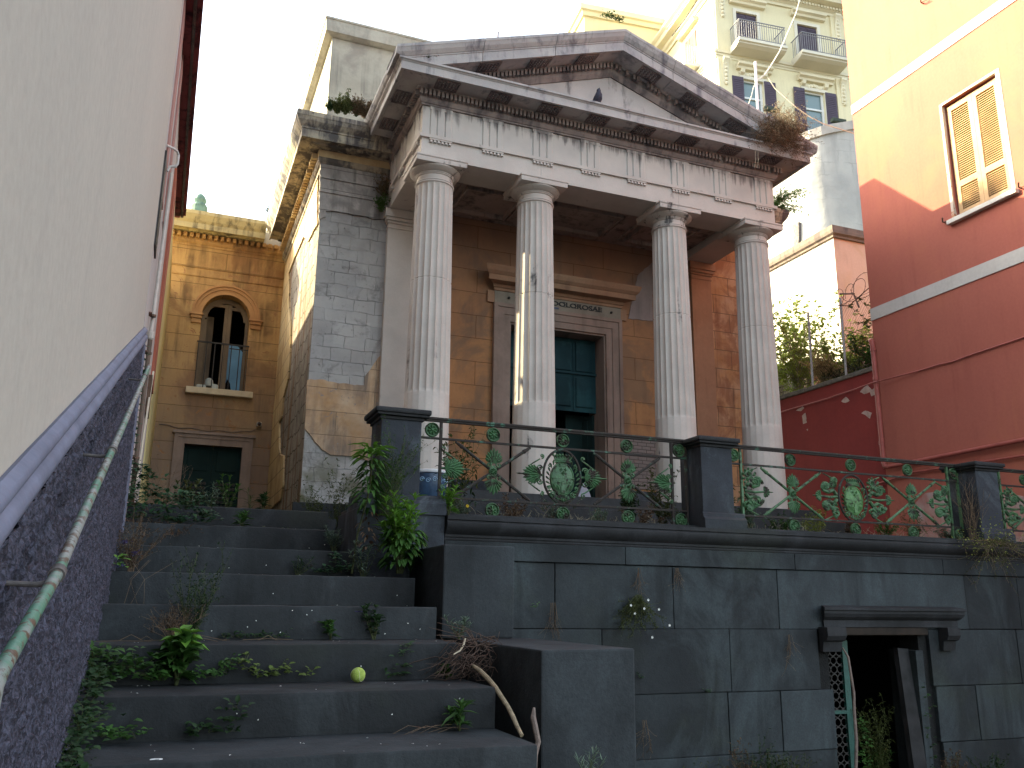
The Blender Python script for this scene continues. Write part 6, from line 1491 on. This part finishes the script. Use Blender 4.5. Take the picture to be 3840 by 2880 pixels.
# trailing plant at the right-hand pier
q = Vector((6.62, 5.60, .60)); t = plant('trailing_shrub', 'tangled dry green shrub trailing over the cornice at the right-hand pier', 'shrub', q)
wispy(t, q, .50, 60, G_olive, 80, 1.5, .016, STEMD, 22, lean=(-.1, -.15), hang=.35)
lm_ = MB(); rr = random.Random(81)
for k in range(260): lm_.leaf(q + Vector((rr.gauss(-.05, .20), rr.uniform(-.12, .0), rr.gauss(-.02, .09))), (rr.uniform(-1, 1), -1, rr.uniform(-1, 1)), (0, 0, 1), .022, .01)
lm_.build('yellowing_leaves', G_yel, t)
t = plant('trailing_shrub', 'bare tangle of dry stems rising by the side of the right-hand pier', 'shrub', (6.5, 5.7, .6)); wispy(t, Vector((6.55, 5.70, .6)), .55, 22, G_dry, 82, .35, .010, STEMD, 6)
# wall plants
q = atY(2390, 2230, 5.62); t = plant('wall_bindweed', 'bindweed with white flowers hanging on the terrace wall', 'climber', q)
wispy(t, q + Vector((0, -.02, .0)), .30, 34, G_olive, 83, .9, .018, None, 22, hang=.9)
rr = random.Random(84)
for (xn, yn) in ((2415, 2282), (2470, 2285), (2445, 2390), (2430, 2250), (2510, 2345), (2365, 2270), (2380, 2300)):
    c_ = atY(xn, yn, 5.54); m = MB()
    for k in range(5): m.leaf(c_, (math.cos(k * 1.26), -.6, math.sin(k * 1.26)), (0, -1, 0), .011, .009)
    m.build('flower', PETW, t)
for (xn, yn, L, lab, sd) in ((2395, 2130, .2, 'thin dry stems dangling from the terrace wall above the bindweed', 85), (2960, 2380, .25, 'dry hanging roots on the terrace wall left of the doorway hood', 86), (2540, 2130, .22, 'bare forked twig hanging from the base course of the wall', 87), (2075, 2260, .3, 'dark dead creeper in a vertical wall joint', 88), (2415, 2700, .3, 'dark creeper in the joint right of the big block', 89)):
    q = atY(xn, yn, 5.63); t = plant('dead_creeper', lab, 'dead plant', q, 'dead creepers on the terrace wall'); wispy(t, q, L, 7, G_dry, sd, .25, .010, STEMD, 7, hang=1.5, lean=(0, -.08))
for (xn, yn, lab, sd) in ((2655, 2598, 'tiny green tuft in a joint of the terrace wall', 90), (2400, 2545, 'small green sprig at the edge of the big stone block', 91)):
    q = atY(xn, yn, 5.64); t = plant('joint_tuft', lab, 'weed', q); clump(t, [q], .03, 14, .022, .014, G_dark, sd)
# plants at the foot of the wall and in the doorway
for (xn, h, mt, lab, sd) in ((2640, .34, G_olive, 'straggly green weed at the foot of the terrace wall, left one', 92), (2790, .40, G_dry, 'brown bushy weed at the foot of the terrace wall', 93), (2880, .42, G_dark, 'dark green weed at the foot of the wall near the doorway', 94), (2960, .36, G_olive, 'thin weed just left of the green gate', 95), (3560, .30, G_dry, 'dead weed at the right of the low doorway', 96), (3720, .26, G_dark, 'low weed at the far right foot of the wall', 97)):
    q = atY(xn, 2880, 5.45); q.z = -1.9 + .55; t = plant('wall_foot_weed', lab, 'weed', q, 'weeds at the foot of the terrace wall'); wispy(t, q, h, 22, mt, sd, .7, .024, None, 26)
q = Vector((5.35, 5.78, -1.35)); t = plant('doorway_shrub', 'bushy yellow green plant growing in the dark low doorway', 'shrub', q)
wispy(t, q, .66, 15, G_olive, 98, .22, .030, None, 46, lean=(.05, 0)); leafy(t, q, .32, 9, .085, .010, G_mid, 99, .6, per=14)
q = Vector((5.0, 5.6, -1.5)); t = plant('doorway_shrub', 'green creeper at the foot of the metal gate', 'shrub', q); clump(t, [Vector((5.08 + .02 * math.sin(k), 5.6, -1.4 + .055 * k)) for k in range(11)], .045, 14, .035, .024, G_mid, 100)
q = Vector((5.78, 5.62, -.8)); t = plant('doorway_creeper', 'sparse green creeper on the right jamb of the low doorway', 'climber', q); clump(t, [Vector((5.73 + .03 * math.sin(k * 1.3), 5.6, -1.2 + .075 * k)) for k in range(9)], .035, 6, .03, .02, G_dark, 101)
q = atY(2200, 2890, 3.4); t = plant('spiky_weed', 'pale spiky weed at the bottom edge before the big stone block', 'weed', q); leafy(t, q + Vector((0, 0, -.06)), .12, 6, .06, .006, G_grey, 102, .6, per=12, droop=.05)
# climbing ivy beside the dado end
q = Vector((-.235, 6.12, .9)); t = plant('wall_ivy', 'narrow strip of ivy climbing beside the end of the roughcast dado', 'climber', q); clump(t, [Vector((-.245, 6.02 + .02 * math.sin(k), .55 + .042 * k)) for k in range(26)], .022, 9, .030, .024, G_ivy, 103)
# roots, branch, stick
t = plant('root_tangle', 'tangle of dry brown roots at the right end of the tread', 'roots', Vector((1.42, 4.25, -.35))); m = MB(); rr = random.Random(7)
for k in range(95):
    a_ = Vector((1.47 + rr.uniform(-.12, .10), 4.26 + rr.uniform(-.08, .06), -.22 + rr.uniform(-.11, .05))); b_ = a_ + Vector((rr.gauss(-.06, .09), rr.uniform(-.06, .04), rr.gauss(-.05, .05))); b_.z = max(b_.z, -.345)
    mid = (a_ + b_) / 2 + Vector((rr.uniform(-.06, .06), rr.uniform(-.05, .05), rr.uniform(-.03, .05))); m.tube([a_, (a_ + mid) / 2 + Vector((0, 0, .02)), mid, (mid + b_) / 2 - Vector((0, 0, .01)), b_], [.0022, .002, .0018, .0014, .0007], 4)
for k in range(14): a_ = Vector((1.50, 4.28, -.2)); m.tube([a_, a_ + Vector((rr.uniform(-.12, .1), rr.uniform(-.05, .05), rr.uniform(0, .08))), a_ + Vector((rr.uniform(-.26, .16), rr.uniform(-.08, .05), rr.uniform(0, .14)))], [.003, .002, .001], 4)
m.build('roots', ROOT, t)
BR = [atY(1772, 2495, 4.2), atY(1800, 2515, 4.1), atY(1830, 2545, 4.0), atY(1860, 2580, 3.9), atY(1885, 2620, 3.82), atY(1905, 2650, 3.75), atY(1925, 2690, 3.68), atY(1940, 2725, 3.6), atY(1957, 2758, 3.55)]
m = MB(); m.tube(BR, [.008, .011, .012, .011, .011, .010, .010, .009, .008], 9); tag(m.build('dead_branch', BARK, None, True), 'pale curved dead branch arching down between the steps and the big block', 'branch')
SB = [atY(2003, 2655, 3.62), atY(2000, 2690, 3.60), atY(2008, 2730, 3.58), atY(2018, 2780, 3.55), atY(2008, 2830, 3.52), atY(2005, 2900, 3.5)]
m = MB(); m.tube(SB, [.006, .013, .013, .012, .010, .010], 7); tag(m.build('weathered_stake', BARKD, None, True, wob=.002), 'grey split wooden stake standing against the big stone block', 'stake')
m = MB(); m.tube([atY(1745, 2395, 4.25), atY(1738, 2420, 4.2), atY(1725, 2440, 4.15), atY(1700, 2455, 4.1)], [.004, .005, .004, .003], 6); tag(m.build('broken_twig', STEMW), 'bleached broken twig sticking out of the root tangle', 'twig')
t = plant('dry_straws', 'bundle of pale straw lying beside the drooping weed on the lowest whole tread', 'dry stems', step_base(1.0, 7, .9)); m = MB()
for k in range(6): b = sp_(1500 + 34 * k, 2735, 7, .9 - .1 * rr.random()); m.tube([b + Vector((-.07, -.02, .003)), b + Vector((0, 0, .012 + .02 * rr.random())), b + Vector((.08, .02, .003 + .03 * rr.random()))], .0011, 3)
m.build('straws', STEMD, t)
m = MB()
for k in range(70):
    n = rr.randint(1, 7); b = step_base(rr.uniform(-.1, 1.38), n, rr.uniform(.05, .95)); s_ = rr.uniform(.002, .0055)
    m.leaf(b + Vector((0, 0, .003)), (rr.uniform(-1, 1), rr.uniform(-1, 1), .2), (0, 0, 1), s_ * 2.2, s_ * 1.4)
for k in range(26):
    n = rr.randint(1, 6); m.leaf(Vector((rr.uniform(.2, 1.35), 6.676 - .4711 * n - .003, .6625 - .17 * n - rr.uniform(.02, .15))), (rr.uniform(-1, 1), -.4, rr.uniform(-1, 1)), (0, -1, 0), .008, .005)
tag(m.build('fallen_petals', PETW), 'tiny white petals and litter scattered over the stairs', 'litter', None, 'stuff')
m = MB(); b = sp_(560, 2855, 7, .1); m.poly([(b.x, b.y), (b.x + .018, b.y + .006), (b.x + .03, b.y - .002), (b.x + .041, b.y + .008), (b.x + .036, b.y + .018), (b.x + .015, b.y + .021), (b.x + .004, b.y + .013)], 2, b.z, b.z + .003); tag(m.build('paper_scrap', WHITE, None, wob=.004), 'small torn white paper scrap on the lowest whole tread', 'litter')
# ---------------------------------------------------------------- shrubs on the roofs and walls
q = atY(2960, 500, 7.75); t = plant('dry_roof_bush', 'large dry straw coloured bush growing on the right corner of the pediment', 'bush', q)
rr = random.Random(55); sm = MB(); lm_ = MB(); lm3 = MB()
for k in range(760):
    b = atY(2930 + rr.gauss(0, 34), 505 + rr.gauss(0, 26), 7.60 + rr.uniform(-.07, .07)); an = rr.uniform(-.45, 3.6); L_ = rr.uniform(.08, .34)
    d = Vector((math.cos(an) * .9, rr.uniform(-.7, .5), math.sin(an) * .9)); p1 = b + d * L_ * .5 + Vector((rr.uniform(-.04, .04),) * 3); p2 = b + d * L_ + Vector((0, 0, -.02))
    sm.tube([b, p1, p2], [.0022, .0016, .0008], 3, False)
    for q_ in range(7):
        u = rr.uniform(.45, 1.05); c_ = b.lerp(p2, u) + Vector((rr.gauss(0, .012), rr.gauss(0, .012), rr.gauss(0, .012))); (lm_ if math.sin(an) > .45 else lm3).leaf(c_, (rr.uniform(-1, 1), rr.uniform(-1, 1), rr.uniform(-.4, 1)), (0, 0, 1), .026, .008)
sm.build('twigs', STEMD, t); lm_.build('straw_tips', G_straw, t); lm3.build('brown_tips', G_dry, t)
t = plant('dry_roof_bush', 'dead twigs dangling below the pediment corner bush', 'bush', atY(2980, 590, 7.6)); 
wispy(t, atY(2985, 540, 7.62), .30, 26, G_dry, 56, 1.3, .016, STEMD, 8, hang=.8, lean=(-.1, -.1)); 
m = MB()
for (xn, yn) in ((2832, 560), (2842, 562)): m.tube([atY(xn, yn, 7.62), atY(xn + 2, yn + 40, 7.62), atY(xn - 3, yn + 68, 7.62)], .003, 4)
m.build('bare_stems', STEMW, t)
q = atY(2905, 770, 9.1); t = plant('wall_sapling', 'small leafy sapling sprouting from the right eave of the church', 'sapling', q)
rr = random.Random(57); sm = MB(); lm_ = MB()
for k in range(60):
    tip = atY(rr.uniform(2900, 3035), rr.uniform(700, 800), 9.1 + rr.uniform(-.15, .15)); b = atY(2895, 780, 9.2); mid = b.lerp(tip, .5) + Vector((0, 0, .04)); sm.tube([b, mid, tip], [.004, .003, .001], 4)
    for j in range(12): u = rr.uniform(.45, 1.02); lm_.leaf(b.lerp(tip, u) + Vector((rr.gauss(0, .02), 0, rr.gauss(.02 * (1 - u), .02))), (rr.uniform(-1, 1), rr.uniform(-1, 1), rr.uniform(-.5, 1)), (0, 0, 1), .035, .018)
sm.build('branches', STEM, t); lm_.build('leaves', G_mid, t, True, flatang=80)
for (xa, ya, Y, h, mt, lab, sd, n) in ((1262, 425, 9.15, .16, G_olive, 'low weeds on the ledge by the outer eave corner', 66, 40), (1295, 428, 9.15, .24, G_olive, 'grassy weeds sprouting on the ledge left of the pediment', 58, 46), (1335, 436, 9.15, .22, G_dry, 'grey brown weeds in the middle of the church ledge', 67, 60), (1372, 446, 9.15, .22, G_dry, 'purple brown weeds on the ledge beside the raking cornice', 59, 50), (1235, 415, 9.15, .12, G_dark, 'small weeds at the outer corner of the church eave', 60, 16), (1010, 800, 12.3, .12, G_dark, 'tiny weed on the eave where the church meets the ochre house', 61, 6), (1428, 795, 9.36, .22, G_mid, 'green tuft growing from the capital beside the first column', 62, 20), (1440, 740, 9.36, .26, G_dry, 'dry tangle on the wall above the green tuft', 63, 26), (1607, 230, 7.7, .1, G_dark, 'small weed on the left raking cornice', 64, 10)):
    q = atY(xa, ya, Y); t = plant('ledge_weed', lab, 'weed', q, 'weeds rooted on the church ledges'); wispy(t, q, h, n, mt, sd, .8, .026, None, 16)
q = atY(2300, 72, 35); t = plant('roof_shrub', 'round green shrub on the roof of the far building', 'shrub', q); clump(t, [q + Vector((x, 0, z)) for x, z in ((-.35, 0), (.0, .08), (.35, 0))], .26, 60, .12, .08, G_dark, 65)
q = atY(747, 785, 14.5); t = plant('roof_finial', 'small weathered green finial on the roof of the ochre house', 'finial', q)
m = MB(); m.lathe([(.14, -.1), (.13, .05), (.09, .10), (.11, .16), (.07, .24), (.02, .28)], tuple(q), 12); m.build('finial_body', simple('verdigris', (.10, .17, .14), .4, 8), t)
# greenery behind the garden fence
hb = [((8.9, 10.6, 3.0), 1.45, 22, G_sun, 'tall bright leafy shrub behind the fence by the rightmost column', 70, .5, .055), ((9.3, 10.0, 3.0), .95, 22, G_sun, 'leafy bush behind the wire mesh, centre', 71, .7, .05), ((9.0, 9.0, 2.95), .75, 24, G_mid, 'dense green bush near the red down pipe', 72, .8, .05), ((9.9, 9.5, 3.0), 1.45, 26, G_sun2, 'brown dried creeper heaped against the peach block', 73, .7, .06), ((9.6, 9.2, 3.0), 1.3, 20, G_olive, 'olive bush under the barbed wire beside the red house', 74, .6, .05), ((8.85, 9.9, 2.95), .6, 20, G_sun2, 'low yellowed bush at the fence foot', 75, 1.0, .05), ((9.3, 11.8, 3.2), 1.7, 18, G_sun, 'thin pale green sapling further behind the fence', 76, .5, .05)]
for (b, h, n, mt, lab, sd, spd, ll) in hb:
    t = plant('garden_bush', lab, 'bush', b, 'bushes behind the garden fence'); wispy(t, Vector(b), h, n, mt, sd, spd, ll * 1.2, STEMW if sd in (70, 73, 76) else STEMD, 40, sr=.005, fork=7, wid=.55)
q = Vector((9.9, 9.25, 3.9)); t = plant('straw_clump', 'tangle of bleached straw hanging beside the red house edge', 'dry stems', q); m = MB(); rr = random.Random(77)
for k in range(150):
    a_ = q + Vector((rr.uniform(-.3, .5), rr.uniform(-.2, .3), rr.uniform(-.15, .35))); d = Vector((rr.uniform(-.3, .3), rr.uniform(-.1, .1), rr.uniform(-.22, .05))); m.tube([a_, a_ + d * .5 + Vector((0, 0, .05)), a_ + d], .004, 3, False)
m.build('straw', G_straw, t)
for (b, lab, sd) in (((8.75, 9.2, 2.98), 'dark spiky palm like plant on the coping, nearer one', 78), ((8.7, 9.6, 2.98), 'dark fern like fronds spilling over the coping', 79)):
    t = plant('dark_fern', lab, 'fern', b, 'dark ferns on the garden wall coping'); leafy(t, Vector(b), .32, 10, .22, .022, G_dark, sd, 1.1, per=6, droop=.4)
